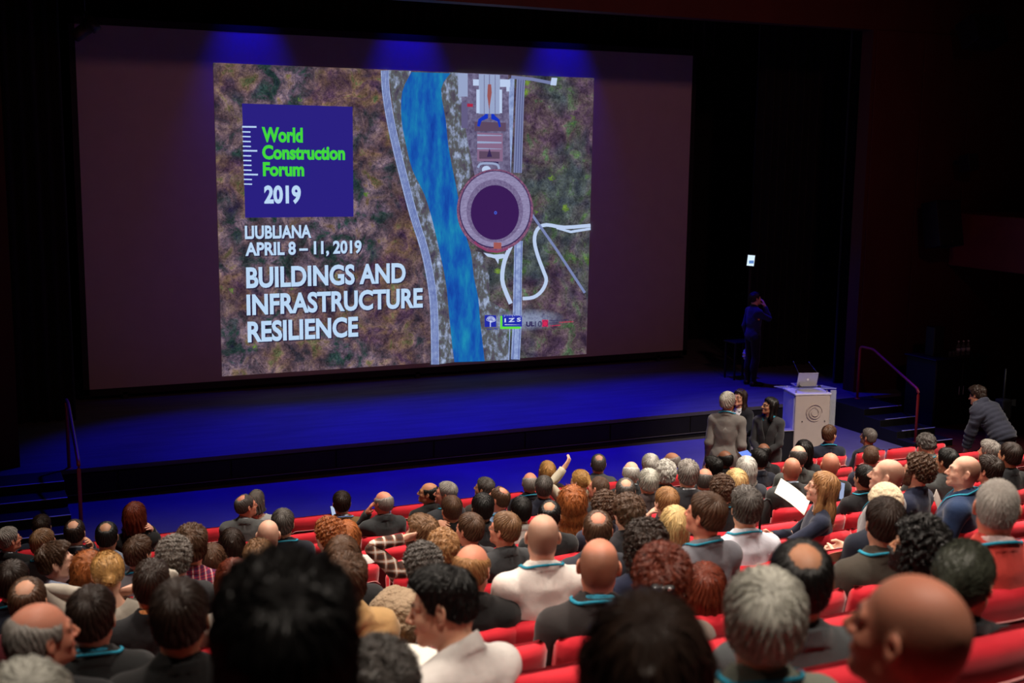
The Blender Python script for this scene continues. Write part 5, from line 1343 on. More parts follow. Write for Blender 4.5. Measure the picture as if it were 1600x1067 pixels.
# ---------------------------------------------------------------- the audience
# id, row, px, py of the head centre, hair, hair colour, skin, garment, colour, shirt colour, turn seen from the camera (0 = from behind, +90 = facing picture-left), extras, short name, label
BK, CH, NV, GY = (26, 26, 29), (52, 52, 55), (30, 34, 52), (108, 108, 108)
AUD = [
('A1', 1, 14, 842, 'short', 'gray', 'ruddy', 'jacket', BK, (200, 205, 215), -62, dict(glasses=1), 'grey-haired man at the left edge', 'grey-haired man with glasses in black jacket at the left edge of the picture'),
('A2', 0, 65, 822, 'short', 'dkbr', 'light', 'jacket', NV, None, -5, {}, 'dark-haired man by the left steps', 'dark-haired person in navy seated in the front row by the left steps'),
('A3', 3, 68, 848, 'short', 'ltbr', 'ruddy', 'jacket', CH, (60, 140, 170), -45, dict(lan=1), 'reddish-haired man at far left', 'man with short reddish hair and dark jacket near the left edge, turned right'),
('A4', 2, 117, 831, 'thin', 'dkbr', 'light', 'jacket', (40, 44, 54), (206, 214, 226), -15, dict(armR='cheek'), 'man with bald crown, hand on cheek', 'dark-haired man with a bald crown, cheek on hand'),
('A5', 3, 167, 836, 'thin', 'blk', 'olive', 'shirt', (112, 122, 140), None, -10, {}, 'man in grey-blue shirt', 'man with thinning black hair in a grey-blue shirt below the red-haired woman'),
('A6', 1, 211, 805, 'bob', 'auburn', 'fair', 'sweater', BK, None, -25, dict(armR='cheek', s=1.08, bulk=.95), 'red-bobbed woman in black', 'woman with a dark red bob and black top before the blue floor'),
('A7', 5, 88, 877, 'crop', 'br', 'fair', 'shirt', (176, 192, 226), None, -92, dict(s=1.12, lean=3), 'man in light blue shirt', 'young dark-haired man in a light blue shirt facing right in profile'),
('A8', 6, 138, 891, 'longwavy', 'ginger', 'fair', 'top', (96, 60, 52), None, -8, dict(s=.86), 'wavy ginger-blonde woman', 'woman with wavy ginger-blonde hair beside the man in the light blue shirt'),
('A9', 6, 168, 893, 'bun', 'blond', 'fair', 'top', (178, 170, 158), None, 5, dict(armR='nape', armL='nape', pitch=14, s=.98, dy=-.25), 'blonde woman with both hands at her hair', 'blonde woman with a low bun, bare nape and both hands raised to her hair'),
('A10', 4, 216, 864, 'crop', 'br', 'light', 'sweater', (150, 154, 160), None, -35, dict(glasses=1, lan=1), 'man in light grey t-shirt', 'brown-haired man with glasses, light grey t-shirt and teal lanyard at left'),
('A11', 6, 272, 871, 'curly', 'salt', 'light', 'jacket', CH, None, -5, dict(hs=.95), 'man with curly salt-and-pepper hair', 'man with short curly salt-and-pepper hair in front of the plaid red shirt'),
('A12', 5, 299, 853, 'thick', 'br', 'light', 'shirt', (196, 52, 62), None, -5, dict(pat='plaid_red', s=1.14, bulk=1.05), 'man in red-blue plaid shirt', 'tall brown-haired man in a red and blue plaid shirt'),
('A13', 4, 332, 872, 'long', 'br', 'fair', 'top', (70, 56, 52), None, -5, {}, 'long brown-haired woman by plaid shirt', 'woman with long straight brown hair right of the man in plaid'),
('A14', 3, 362, 847, 'long', 'dkbr', 'fair', 'sweater', (34, 32, 34), None, 0, dict(s=1.08), 'dark long-haired woman', 'woman with long dark hair and black top behind the man in the grey blazer'),
('A15', 1, 384, 789, 'thin', 'dkgray', 'ruddy', 'jacket', (104, 106, 106), (150, 150, 158), -62, dict(glasses=1, s=1.06, bulk=1.12), 'grey-blazer man with dark glasses', 'balding man with dark glasses in a mid-grey blazer turned towards the woman beside him'),
('A16', 0, 401, 781, 'bob', 'salt', 'fair', 'top', (176, 176, 176), None, -25, dict(s=.98, hs=.85), 'short grey-bobbed woman', 'woman with a short grey-brown bob and pale top beyond the grey blazer'),
('A17', 6, 20, 907, 'short', 'dkbr', 'light', 'sweater', (38, 44, 58), None, -15, dict(lan=1), 'man with teal lanyard at left edge', 'brown-haired man with a teal lanyard cut by the left edge'),
('A18', 7, 44, 937, 'thin', 'br', 'light', 'sweater', (86, 30, 38), None, -15, dict(s=1.08), 'man in maroon sweater', 'man with thinning brown hair in a maroon sweater at left'),
('A19', 7, 237, 912, 'slick', 'dkbr', 'tan', 'sweater', BK, (226, 150, 90), -3, dict(s=1.14), 'dark-haired man in black top', 'dark-haired man in a black top behind the blonde woman with raised hands'),
('A20', 9, 144, 962, 'short', 'dkbr', 'light', 'jacket', (46, 47, 48), (40, 130, 160), -15, dict(near=1, s=.92, lan=1), 'big dark-haired man in charcoal blazer', 'dark-haired man in a charcoal blazer in the left foreground'),
('A21', 10, 281, 962, 'short', 'dkbr', 'tan', 'sweater', (24, 23, 24), None, -12, dict(near=1, s=.93), 'dark-haired man left of the black head', 'dark-haired person in black next to the huge black-haired head in the foreground'),
('A22', 10, 63, 991, 'horseshoe', 'gray', 'ruddy', 'jacket', (40, 40, 43), (196, 204, 216), -66, dict(near=1, s=.88), 'elderly man in profile at lower left', 'elderly balding grey man in dark jacket looking right, lower left foreground'),
('A23', 11, 41, 1126, 'white', 'silver', 'light', 'jacket', CH, None, 0, dict(near=1, s=1.1), 'silver head in the bottom left corner', 'silver-haired head just showing in the bottom left corner'),
('A25', 12, 445, 1022, 'thick', 'blk', 'olive', 'jacket', (20, 20, 22), None, 0, dict(near=1, s=1.06), 'huge black-haired head', 'huge blurred black-haired head in the centre-left foreground'),
('A26', 7, 366, 908, 'bob', 'auburn', 'fair', 'top', (170, 160, 150), None, 0, {}, 'auburn head half hidden', 'auburn-haired person half hidden behind the huge black-haired head'),
('B2', 4, 419, 834, 'bald', 'br', 'fair', 'jacket', (40, 40, 44), None, 0, dict(stub=.25, s=1.08), 'bald man left of centre', 'bald man sitting behind the grey blazer, left of the empty seats'),
('B3', 6, 405, 870, 'bun', 'ltbr', 'fair', 'top', (92, 80, 74), None, -12, dict(hs=1.05), 'woman with blonde bun', 'woman with light brown hair in a blonde bun above the huge black-haired head'),
('B4', 3, 442, 817, 'short', 'dkgray', 'light', 'jacket', (26, 30, 42), None, -5, dict(lan=1, s=1.1, bulk=1.1), 'grey-haired man in navy with lanyard', 'dark grey-haired man in navy with a teal lanyard left of the empty red seats'),
('B5', 1, 534, 785, 'short', 'dkbr', 'light', 'jacket', (116, 88, 52), (190, 204, 226), 3, dict(s=1.04, armL='hold', bulk=1.05, lan=(96, 130, 190)), 'man in brown tweed jacket', 'dark-haired man in a brown tweed jacket holding a phone'),
('B6', 2, 599, 784, 'horseshoe', 'gray', 'ruddy', 'jacket', (58, 60, 62), (196, 204, 214), 42, dict(armL='mouth', glasses=1, s=1.02, bulk=1.05), 'bald man with hand at mouth', 'bald man in a dark grey suit, hand at his mouth, by empty seats'),
('B7', 1, 670, 769, 'horseshoe', 'blk', 'tan', 'jacket', (28, 28, 30), None, 78, dict(glasses=1, s=1.02), 'bald dark-fringed man in profile', 'bald man with black side hair and glasses looking left in profile'),
('B8', 2, 697, 770, 'short', 'gray', 'ruddy', 'jacket', (46, 48, 54), None, 80, dict(glasses=1, lan=1), 'grey-haired man in profile with lanyard', 'grey-haired man with glasses and teal lanyard looking left in profile'),
('B9', 5, 514, 836, 'curly', 'ginger', 'fair', 'sweater', (64, 50, 44), None, 40, {}, 'curly ginger person', 'person with short curly ginger hair left of the row of empty seats'),
('B9b', 4, 542, 836, 'long', 'ginger', 'fair', 'top', (208, 202, 198), None, 5, dict(s=1.08), 'long ginger-haired woman', 'woman with long copper hair right of the curly ginger head'),
('B10', 7, 535, 870, 'long', 'br', 'fair', 'sweater', (34, 34, 36), None, -8, dict(s=1.06), 'brown long-haired woman above the black head', 'woman with long brown hair just above the huge black-haired head'),
('B11', 5, 659, 833, 'thick', 'ltbr', 'fair', 'shirt', (150, 96, 72), None, 58, dict(pat='plaid_brown', armL='hairtop', beard='br', s=1.14, twist=15, bulk=1.08), 'bearded man in brown plaid', 'bearded man in a brown and white plaid shirt with a hand at his brow'),
('B12', 7, 660, 884, 'curly', 'dkgray', 'light', 'sweater', (60, 58, 58), None, 20, {}, 'curly dark grey head', 'person with curly dark grey hair in front of the brown plaid shirt'),
('B13', 6, 692, 857, 'wavy', 'sandy', 'fair', 'sweater', (70, 60, 56), None, 10, {}, 'wavy sandy-haired head', 'person with wavy sandy hair behind the smiling young man'),
('B14', 8, 541, 910, 'thick', 'br', 'light', 'puffer', (196, 156, 104), None, -5, dict(s=1.04), 'person in tan puffer jacket', 'brown-haired person in a tan puffer jacket beside the huge black-haired head'),
('B15', 11, 590, 1078, 'wavy', 'dkgray', 'light', 'jacket', (30, 36, 54), None, 0, dict(near=1, s=.9), 'dark grey head at bottom', 'blurred dark grey-haired head in navy at the bottom, right of the huge black head'),
('B17', 10, 692, 944, 'crop', 'blk', 'light', 'shirt', (206, 200, 196), None, 80, dict(near=1, s=1.14, pitch=10, twist=24, lean=12, bulk=1.2, armR='forward', armL='forward', hs=.97), 'smiling young man in white shirt', 'smiling young man with thick black hair and white shirt looking down to the left'),
('C1', 3, 705, 795, 'short', 'br', 'light', 'jacket', (52, 54, 58), None, 22, dict(armL='ear', s=1.05), 'brown-haired man touching his ear', 'brown-haired man in dark jacket with his left hand raised to his ear'),
('C2', 1, 757, 762, 'short', 'dkgray', 'tan', 'jacket', (64, 58, 54), None, 62, dict(s=1.05), 'grey-haired man facing left', 'grey-haired man in dark jacket facing left by the stage floor'),
('C3', 3, 779, 778, 'thin', 'br', 'ruddy', 'shirt', (112, 138, 172), None, 62, dict(lan=1, glasses=1, s=1.04), 'balding man in blue shirt facing left', 'balding brown-haired man in blue shirt and teal lanyard facing left'),
('C4', 4, 754, 793, 'short', 'blk', 'olive', 'jacket', CH, None, 12, dict(s=1.06), 'glossy black-haired man', 'man with smooth black hair sitting left of the balding man in blue'),
('C5', 4, 814, 797, 'short', 'blk', 'olive', 'shirt', (214, 212, 206), None, 15, dict(s=.98), 'black-haired man in white', 'black-haired man in a white shirt near the middle of the audience'),
('C6', 1, 828, 753, 'horseshoe', 'gray', 'ruddy', 'jacket', (30, 32, 44), None, 10, dict(lan=1), 'balding grey man in navy', 'balding grey man in navy with a lanyard, left of the long blonde hair'),
('C7', 2, 850, 761, 'short', 'dkgray', 'light', 'jacket', (34, 38, 54), None, 0, {}, 'grey-brown man in navy', 'man with short grey-brown hair in navy below the long blonde hair'),
('C8', 0, 855, 735, 'long', 'blond', 'fair', 'sweater', (30, 30, 34), None, 20, dict(s=1.02), 'long blonde woman in front row', 'woman with long straight blonde hair in the front row'),
('C9', 2, 906, 750, 'pony', 'blond', 'fair', 'jacket', (196, 186, 164), None, 55, dict(armL='up', pitch=6, s=1.0), 'blonde woman raising her arm', 'blonde woman with a ponytail lifting the arm of her beige coat'),
('C10', 4, 894, 784, 'longwavy', 'ginger', 'fair', 'top', (110, 70, 54), None, 5, dict(s=1.14, hs=1.1), 'long red-brown haired woman', 'woman with very long red-brown hair in the middle of the audience'),
('C11', 0, 935, 724, 'thin', 'dkgray', 'light', 'jacket', (92, 94, 96), None, 5, dict(s=1.08), 'grey-suited man in front row', 'grey-haired man with a small bald patch in a grey suit in the front row'),
('C12', 3, 936, 761, 'buzz', 'br', 'ruddy', 'jacket', (46, 46, 50), None, 56, {}, 'crop-haired man facing left', 'man with cropped brown hair facing left beside the grey suit'),
('C13', 5, 859, 804, 'thin', 'blk', 'olive', 'jacket', (34, 35, 38), None, -8, {}, 'black-haired man with bald crown', 'black-haired man with a bald crown in dark jacket above the shaved head'),
('C14', 6, 789, 826, 'short', 'ltbr', 'ruddy', 'jacket', (60, 61, 64), None, 58, dict(glasses=1, s=1.05), 'light brown-haired man with glasses', 'light brown-haired man with glasses in charcoal jacket facing left'),
('C15', 5, 734, 826, 'short', 'br', 'ruddy', 'jacket', (64, 64, 68), None, 46, dict(s=1.14), 'brown-haired man leaning left', 'brown-haired man in charcoal turned left behind the bearded man in plaid'),
('C16', 8, 848, 836, 'bald', 'br', 'fair', 'shirt', (232, 222, 216), None, 5, dict(stub=.35, lan=1, s=1.08, bulk=1.12, near=1), 'shaved man in white shirt', 'man with a shaved head, white shirt and teal lanyard in the middle'),
('C17', 5, 945, 793, 'curly', 'br', 'fair', 'sweater', (40, 40, 56), None, 10, dict(s=.98), 'curly brown head', 'person with curly brown hair right of the very long red-brown hair'),
('C18', 6, 981, 801, 'wavy', 'br', 'fair', 'jacket', (48, 46, 52), None, 35, dict(glasses=1, s=1.05), 'wavy-haired person with glasses', 'wavy brown-haired person with round glasses glancing left'),
('C19', 7, 934, 826, 'thin', 'br', 'ruddy', 'jacket', (44, 46, 56), None, 0, dict(s=1.06), 'balding man behind orange bald head', 'balding brown-haired man just beyond the tanned bald head'),
('C20', 9, 936, 881, 'bald', 'br', 'ruddy', 'jacket', (48, 42, 42), (60, 150, 180), 0, dict(stub=.45, lan=1, near=1, s=1.18, bulk=1.08), 'tanned bald man with lanyard', 'tanned bald man in a dark brown jacket with a bright teal lanyard'),
('C21', 8, 738, 885, 'horseshoe', 'sandy', 'ruddy', 'jacket', (32, 31, 32), None, -22, dict(near=1, s=1.14), 'sandy balding man in black', 'balding man with sandy side hair in black jacket behind the smiling young man'),
('C22', 2, 986, 737, 'horseshoe', 'white', 'fair', 'jacket', (38, 40, 44), (214, 224, 232), 5, dict(s=1.06), 'bald man with white fringe', 'bald man with a white fringe and dark suit right of the grey suit'),
('C23', 4, 977, 766, 'thin', 'dkgray', 'light', 'jacket', (46, 44, 52), None, 5, {}, 'dark grey head with bald spot', 'man with dark grey hair and a bald spot below the white-fringed man'),
('D1', 1, 1016, 726, 'white', 'white', 'ruddy', 'jacket', (58, 60, 66), None, 15, dict(s=1.08), 'white-haired man nearest the stage', 'white-haired man nearest the stage among three white heads'),
('D2', 3, 1013, 752, 'white', 'silver', 'ruddy', 'jacket', (98, 84, 84), None, 20, dict(s=1.05), 'silver-haired man in mauve-grey', 'silver-haired man in a mauve-grey jacket, lowest of three white heads'),
('D3', 2, 1039, 739, 'wavy', 'white', 'ruddy', 'jacket', (60, 62, 68), None, 20, dict(s=1.12), 'wavy white-haired man', 'man with thick wavy white hair, rightmost of three white heads'),
('D4', 0, 1049, 720, 'horseshoe', 'gray', 'tan', 'jacket', (66, 72, 82), None, 70, dict(glasses=1, s=1.1), 'tanned bald man with glasses facing left', 'tanned bald man with grey side hair and glasses facing left'),
('D5', 4, 1075, 741, 'crop', 'gray', 'light', 'jacket', (58, 60, 66), (226, 228, 234), 10, dict(s=1.05, bulk=1.05), 'grey crew-cut man with white collar', 'man with a grey crew cut and white collar in a dark suit'),
('D6', 3, 1101, 748, 'horseshoe', 'dkgray', 'ruddy', 'jacket', (54, 56, 60), (220, 222, 226), 0, {}, 'balding man beside grey crew cut', 'balding dark grey man with white collar right of the grey crew cut'),
('D7', 2, 1114, 730, 'crop', 'blk', 'tan', 'jacket', BK, None, 52, {}, 'spiky black-haired man', 'man with short spiky black hair behind the standing grey-haired man'),
('D8', 1, 1132, 717, 'horseshoe', 'blk', 'brown', 'jacket', (28, 28, 32), None, 52, {}, 'dark-skinned balding man', 'dark-skinned balding man right behind the standing man in grey tweed'),
('D9', 3, 1166, 732, 'bob', 'white', 'fair', 'jacket', (62, 66, 76), None, 12, dict(s=1.06), 'white-bobbed woman', 'woman with a smooth white bob in a dark grey jacket'),
('D10', 2, 1186, 717, 'slick', 'blk', 'tan', 'jacket', (30, 34, 52), (222, 226, 232), 32, dict(armL='hold'), 'slick black-haired man in navy', 'man with slicked black hair in navy holding a lit tablet'),
('D11', 1, 1193, 706, 'horseshoe', 'blk', 'brown', 'jacket', (30, 30, 34), None, 12, {}, 'dark balding man below standing woman', 'dark-skinned balding man directly below the standing woman with folded hands'),
('D12', 4, 1150, 754, 'bob', 'ltblond', 'fair', 'sweater', (64, 60, 64), None, 15, dict(s=1.1), 'golden-bobbed woman', 'woman with a golden blonde bob below the white bob'),
('D13', 5, 1128, 766, 'curly', 'br', 'light', 'jacket', (30, 31, 35), None, 10, dict(lan=1, hs=.92), 'curly brown man in black with lanyard', 'man with short curly brown hair in black with a pale teal lanyard'),
('D14', 5, 1041, 784, 'short', 'sandy', 'fair', 'jacket', (40, 42, 54), None, 32, dict(armL='cheek', s=1.05), 'strawberry-blond man', 'man with short strawberry-blond hair left of the long blonde woman'),
('D15', 7, 1054, 818, 'long', 'ltblond', 'fair', 'top', (36, 158, 98), None, 15, dict(s=.98), 'long blonde woman in green', 'woman with long pale blonde hair and a green top'),
('D16', 8, 1103, 803, 'short', 'br', 'ruddy', 'shirt', (110, 110, 118), None, 58, dict(lan=1, s=1.16, bulk=1.1, near=1), 'brown-haired man in grey shirt', 'brown-haired man in a grey shirt and teal lanyard looking left'),
('D17', 7, 1166, 793, 'crop', 'dkgray', 'light', 'shirt', (212, 214, 226), None, 14, dict(lan=1, s=1.16, bulk=1.08), 'grey crew-cut man in white shirt', 'man with a dark grey crew cut in a white shirt and teal lanyard'),
('D18', 6, 1285, 760, 'long', 'sandy', 'fair', 'top', (30, 36, 56), None, 92, dict(s=1.08, twist=55, armR='hold', armL=('chest', (.26, .44, 1.10), (.5, .1, -.8)), roll=0), 'woman in navy holding a sheet', 'woman with sandy hair in a navy top turned left, holding a white sheet'),
('D19', 4, 1237, 732, 'bald', 'br', 'ruddy', 'jacket', (62, 64, 66), (186, 204, 230), 15, dict(stub=.3), 'bald man in suit beyond the white sheet', 'bald man in a grey suit and light blue collar beyond the white sheet'),
('D20', 3, 1247, 712, 'horseshoe', 'dkgray', 'fair', 'jacket', (80, 82, 80), None, 8, dict(s=1.04), 'balding grey-fringed man before lectern', 'bald man with grey fringe in a tweed jacket in front of the lectern'),
('D20b', 2, 1256, 704, 'bob', 'blk', 'olive', 'jacket', CH, None, 10, dict(armR='hold'), 'black-haired woman with phone', 'black-haired woman lifting a phone, hidden behind the balding man before the lectern'),
('D21', 0, 1296, 678, 'short', 'br', 'light', 'jacket', (32, 38, 56), None, -32, dict(lan=1, s=1.02), 'brown-haired man right of lectern', 'brown-haired man in navy suit with lanyard in the foremost row right of the lectern'),
('D22', 4, 1297, 725, 'bald', 'br', 'ruddy', 'jacket', BK, (190, 30, 40), 15, dict(stub=.2, s=1.08), 'bald man with red collar', 'bald man in black with a red collar, above the woman in navy'),
('D23', 8, 1009, 852, 'mop', 'dkbr', 'fair', 'sweater', (32, 36, 58), None, 5, dict(s=1.05, hs=.92), 'wavy dark-haired woman', 'woman with a big wavy dark brown mop in navy at centre right'),
('D24', 10, 1034, 905, 'topbun', 'auburn', 'fair', 'top', (110, 96, 88), None, 2, dict(near=1, s=.98), 'auburn woman with hair clip', 'woman with curly auburn hair pinned up by a clip with shiny studs'),
('D25', 9, 1101, 919, 'bob', 'auburn', 'fair', 'sweater', (170, 160, 150), None, 5, dict(near=1, s=.98), 'smooth auburn-bobbed woman', 'woman with a smooth auburn bob and pale top left of the silver head'),
('D26', 12, 1010, 1036, 'long', 'dkbr', 'fair', 'sweater', (22, 20, 20), None, 0, dict(near=1, s=1.0, hs=1.08), 'huge dark brown head', 'huge blurred dark brown head at the bottom right of centre'),
('D27', 11, 1194, 967, 'white', 'silver', 'light', 'jacket', (116, 120, 108), None, 8, dict(near=1, lan=1, s=.98, hs=1.04), 'silver-haired head in right foreground', 'large blurred silver-haired head with a teal lanyard in the right foreground'),
('D28', 10, 1250, 903, 'thin', 'blk', 'tan', 'jacket', (76, 80, 82), None, 12, dict(near=1, s=1.2, bulk=1.05), 'balding black-haired man in grey', 'man with thinning black hair in a grey jacket right behind the silver head'),
('E2', 3, 1361, 712, 'buzz', 'br', 'fair', 'jacket', (40, 44, 62), None, 0, dict(s=1.0), 'close-cropped man by empty front seats', 'close-cropped balding man beside the empty red seats at right'),
('E3', 7, 1387, 741, 'bald', 'br', 'fair', 'sweater', (140, 140, 142), None, 84, dict(stub=.35, lan=1, s=1.12, twist=30, bulk=1.08), 'bald man in grey sweater facing left', 'bald man in a grey sweater with teal lanyard facing left'),
('E4', 5, 1351, 746, 'short', 'blk', 'olive', 'jacket', (28, 29, 33), None, 40, dict(lan=1, glasses=1, armL='hold'), 'black-haired man with phone', 'black-haired man in black with lanyard holding a phone before him'),
('E5', 6, 1434, 735, 'curly', 'br', 'light', 'sweater', (26, 32, 54), None, 74, dict(beard='br', s=1.16, twist=25), 'curly bearded man in navy', 'man with curly brown hair and a beard in a navy sweater facing left'),
('E6', 5, 1479, 719, 'short', 'blk', 'olive', 'jacket', (74, 76, 76), None, 58, dict(glasses=1), 'black-haired man in grey jacket at right', 'black-haired man with glasses in a grey jacket bent forward at right'),
('E7', 7, 1507, 735, 'bald', 'br', 'fair', 'sweater', (30, 50, 84), None, 102, dict(stub=.4, lan=1, s=1.12, twist=40, bulk=1.1), 'bald man in blue sweater looking back', 'bald man in a blue and navy sweater looking back over his shoulder'),
('E8', 3, 1447, 695, 'wavy', 'dkgray', 'light', 'jacket', (104, 106, 104), None, 40, dict(pitch=26, lan=1, hs=.92, s=1.08), 'grey man with bowed head', 'man with tousled grey hair in a grey jacket bowing his head'),
('E9', 4, 1546, 706, 'crop', 'gray', 'ruddy', 'jacket', (40, 42, 46), None, 58, dict(s=1.04), 'short grey-haired man at right', 'man with short grey hair under the leaning man in the puffer jacket'),
('E10', 5, 1578, 711, 'short', 'dkbr', 'tan', 'jacket', (36, 37, 40), None, 48, dict(s=1.14), 'dark-haired man near right edge', 'dark-haired man in black suit near the right edge facing left'),
('E11', 6, 1546, 734, 'crop', 'dkbr', 'ruddy', 'jacket', (58, 66, 78), None, 58, {}, 'cropped dark-haired man behind blue sweater', 'man with cropped dark hair right behind the bald man in blue'),
('E12', 10, 1558, 790, 'buzz', 'gray', 'ruddy', 'sweater', (196, 66, 58), (214, 186, 184), 6, dict(near=1, lan=1, s=1.08, bulk=1.12), 'grey buzz-cut man in red sweater', 'man with a grey buzz cut in a coral red sweater at the right edge'),
('E13', 9, 1382, 815, 'short', 'dkbr', 'light', 'jacket', (72, 64, 56), None, 20, dict(near=1, lan=1, s=1.1, bulk=1.05), 'dark-haired man in brown blazer', 'dark-haired man in a brown-grey blazer with teal lanyard at right'),
('E14', 8, 1383, 786, 'buzz', 'ltblond', 'fair', 'jacket', (30, 36, 52), None, 20, dict(hat=1, s=1.05), 'cream-capped person in navy', 'person in navy whose cream cap shows above the dark-haired man in brown'),
('E15', 10, 1436, 855, 'mop', 'blk', 'tan', 'sweater', (30, 30, 32), None, 64, dict(near=1, beard='blk', s=1.0, hs=.88), 'curly black-haired bearded man', 'man with a mass of curly black hair and dark beard looking left'),
('E16', 11, 1508, 900, 'pony', 'greenish', 'light', 'sweater', (22, 22, 26), None, -22, dict(near=1, s=.95), 'dark ponytailed woman', 'woman with a dark ponytail beside the big bald head'),
('E17', 12, 1424, 985, 'bald', 'br', 'ruddy', 'jacket', (62, 64, 70), None, 66, dict(stub=.3, near=1, s=1.06), 'huge bald head', 'huge blurred bald head in the lower right foreground, turned left'),
('E20', 11, 1692, 925, 'short', 'dkbr', 'light', 'jacket', (28, 34, 54), None, 30, dict(near=1), 'navy-sleeved person at the right edge', 'person in navy cut off by the right edge beside the big bald head'),
('E19', 0, 1357, 682, 'short', 'dkgray', 'tan', 'jacket', (26, 30, 42), None, 60, dict(glasses=1, s=1.04), 'grey-haired man by the right steps', 'dark grey-haired man with glasses in a dark suit facing left by the right-hand steps'),
]
DEPTH = {'A25': 1090, 'D26': 910, 'E17': 860, 'D27': 640, 'D28': 500}
ROWP = {}
for rec in AUD:
    pid, row, px, py, hair, hcol, skn, cl, ccol, scol, irot, o, who, label = rec
    o = dict(o)
    yr = ROW_Y[row] if row >= 0 else 13.45
    Y = yr + .15 + o.get('dy', 0)
    if pid in DEPTH:
        d = ray(px, py); Y = d[1] * FPX / DEPTH[pid] / FPX * 1.0
    T = atY(px, py, Y)
    phi = math.degrees(math.atan2(T[0], T[1]))
    o['yaw'] = max(-100, min(100, irot - phi))
    if 'twist' not in o: o['twist'] = max(-22, min(22, o['yaw'] * .25))
    if 'bulk' not in o: o['bulk'] = 1.0
    o['s'] = 1.0 + (o.get('s', 1.0) - 1.0) * .55
    if 38 < abs(irot) < 130: o['s'] *= .95
    person(pid, T, hair, hcol, skn, cl, ccol, scol, o, label)
    fz = ROW_F[row] if row >= 0 else 0
    ROWP.setdefault(row, []).append((T[0], who, pid))
print('PEOPLE %.1fs' % (time.time() - T0))

# ---------------------------------------------------------------- seats: one under each person, empty ones between
ORD = ['front', 'second', 'third', 'fourth', 'fifth', 'sixth', 'seventh', 'eighth', 'ninth', 'tenth', 'eleventh', 'twelfth', 'thirteenth']
nseat = 0
for row in range(NROW):
    P = sorted(ROWP.get(row, []))
    xmax = min(12.6, 1.10 * ROW_Y[row] + .5)
    xs = []
    lo = -.35
    prev = None
    def fill(a, b, wl, wr):
        n = int(round((b - a) / .54)) - 1
        for k in range(1, n + 1):
            xs.append((a + (b - a) * k / (n + 1), None, wl, wr, k, n))
    if P:
        x = P[0][0] - .54; k = 1; left = []
        while x > lo: left.append((x, None, None, P[0][1], k, 0)); x -= .54; k += 1
        xs += left
        for i, (x, who, pid) in enumerate(P):
            xs.append((x, who, None, None, 0, 0))
            if i + 1 < len(P): fill(x, P[i + 1][0], who, P[i + 1][1])
        x = P[-1][0] + .54; k = 1
        while x < xmax and row < 12: xs.append((x, None, P[-1][1], None, k, 0)); x += .54; k += 1
    for x, who, wl, wr, k, n in xs:
        if who: lab = 'red seat of the ' + who
        else:
            num = ['', 'first', 'second', 'third', 'fourth', 'fifth', 'sixth', 'seventh', 'eighth', 'ninth', 'tenth', 'eleventh', 'twelfth', 'thirteenth', 'fourteenth', 'fifteenth', 'sixteenth'][min(k, 16)]
            lab = '%s empty red seat %s of the %s' % (num, 'right' if wl else 'left', wl or wr)
        make_seat(x, row, lab, who is not None); nseat += 1
for x, who, pid in ROWP.get(-1, []): make_seat(x, 0, 'red seat of the ' + who, True, y=13.45, z=0); nseat += 1
print('SEATS', nseat)
# ---------------------------------------------------------------- standing people
def standing(pid, px, py, z, *a, **k):
    T = atZ(px, py, z); person(pid, T, *a); return T
def yaw_for(px, irot): return irot - (24.7 + math.degrees(math.atan((px - 800) / FPX)))
def stand_spec(px, irot, body, **k):
    o = dict(stand=1, lean=0, arms='hang', near=0); o.update(k); o['yaw'] = yaw_for(px, irot); return o
def rotate_person(pid, deg):
    """turn a standing figure about its head axis"""
    e = PEOPLE[pid]['e']; s = PEOPLE[pid]['s']; h = Vector(PEOPLE[pid]['head'].tolist()); R = Matrix.Rotation(math.radians(deg), 4, 'Z')
    hl = (PEOPLE[pid]['MW'].inverted() @ h); hl[2] = 0
    MW = Matrix.Translation(Vector(PEOPLE[pid]['root'].tolist())) @ Matrix.Scale(s, 4) @ Matrix.Translation(hl) @ R @ Matrix.Translation(-hl)
    e.matrix_world = MW; PEOPLE[pid]['MW'] = MW
    M = PEOPLE[pid]['M']; PEOPLE[pid]['W'] = lambda b, p: MW @ Vector(ap(M[b], p).tolist())
def stand_person(pid, px, py, height, floor, hair, hcol, skn, cl, ccol, scol, irot, body, label, **k):
    s = height / 1.753
    o = dict(stand=1, lean=2, arms='hang', near=1, s=s); o.update(k)
    o['yaw'] = irot - body; T = atZ(px, py, floor + 1.645 * s + o.get('dzh', 0))
    person(pid, T, hair, hcol, skn, cl, ccol, scol, o, label)
    rotate_person(pid, body - (24.7 + math.degrees(math.atan((px - 800) / FPX))))
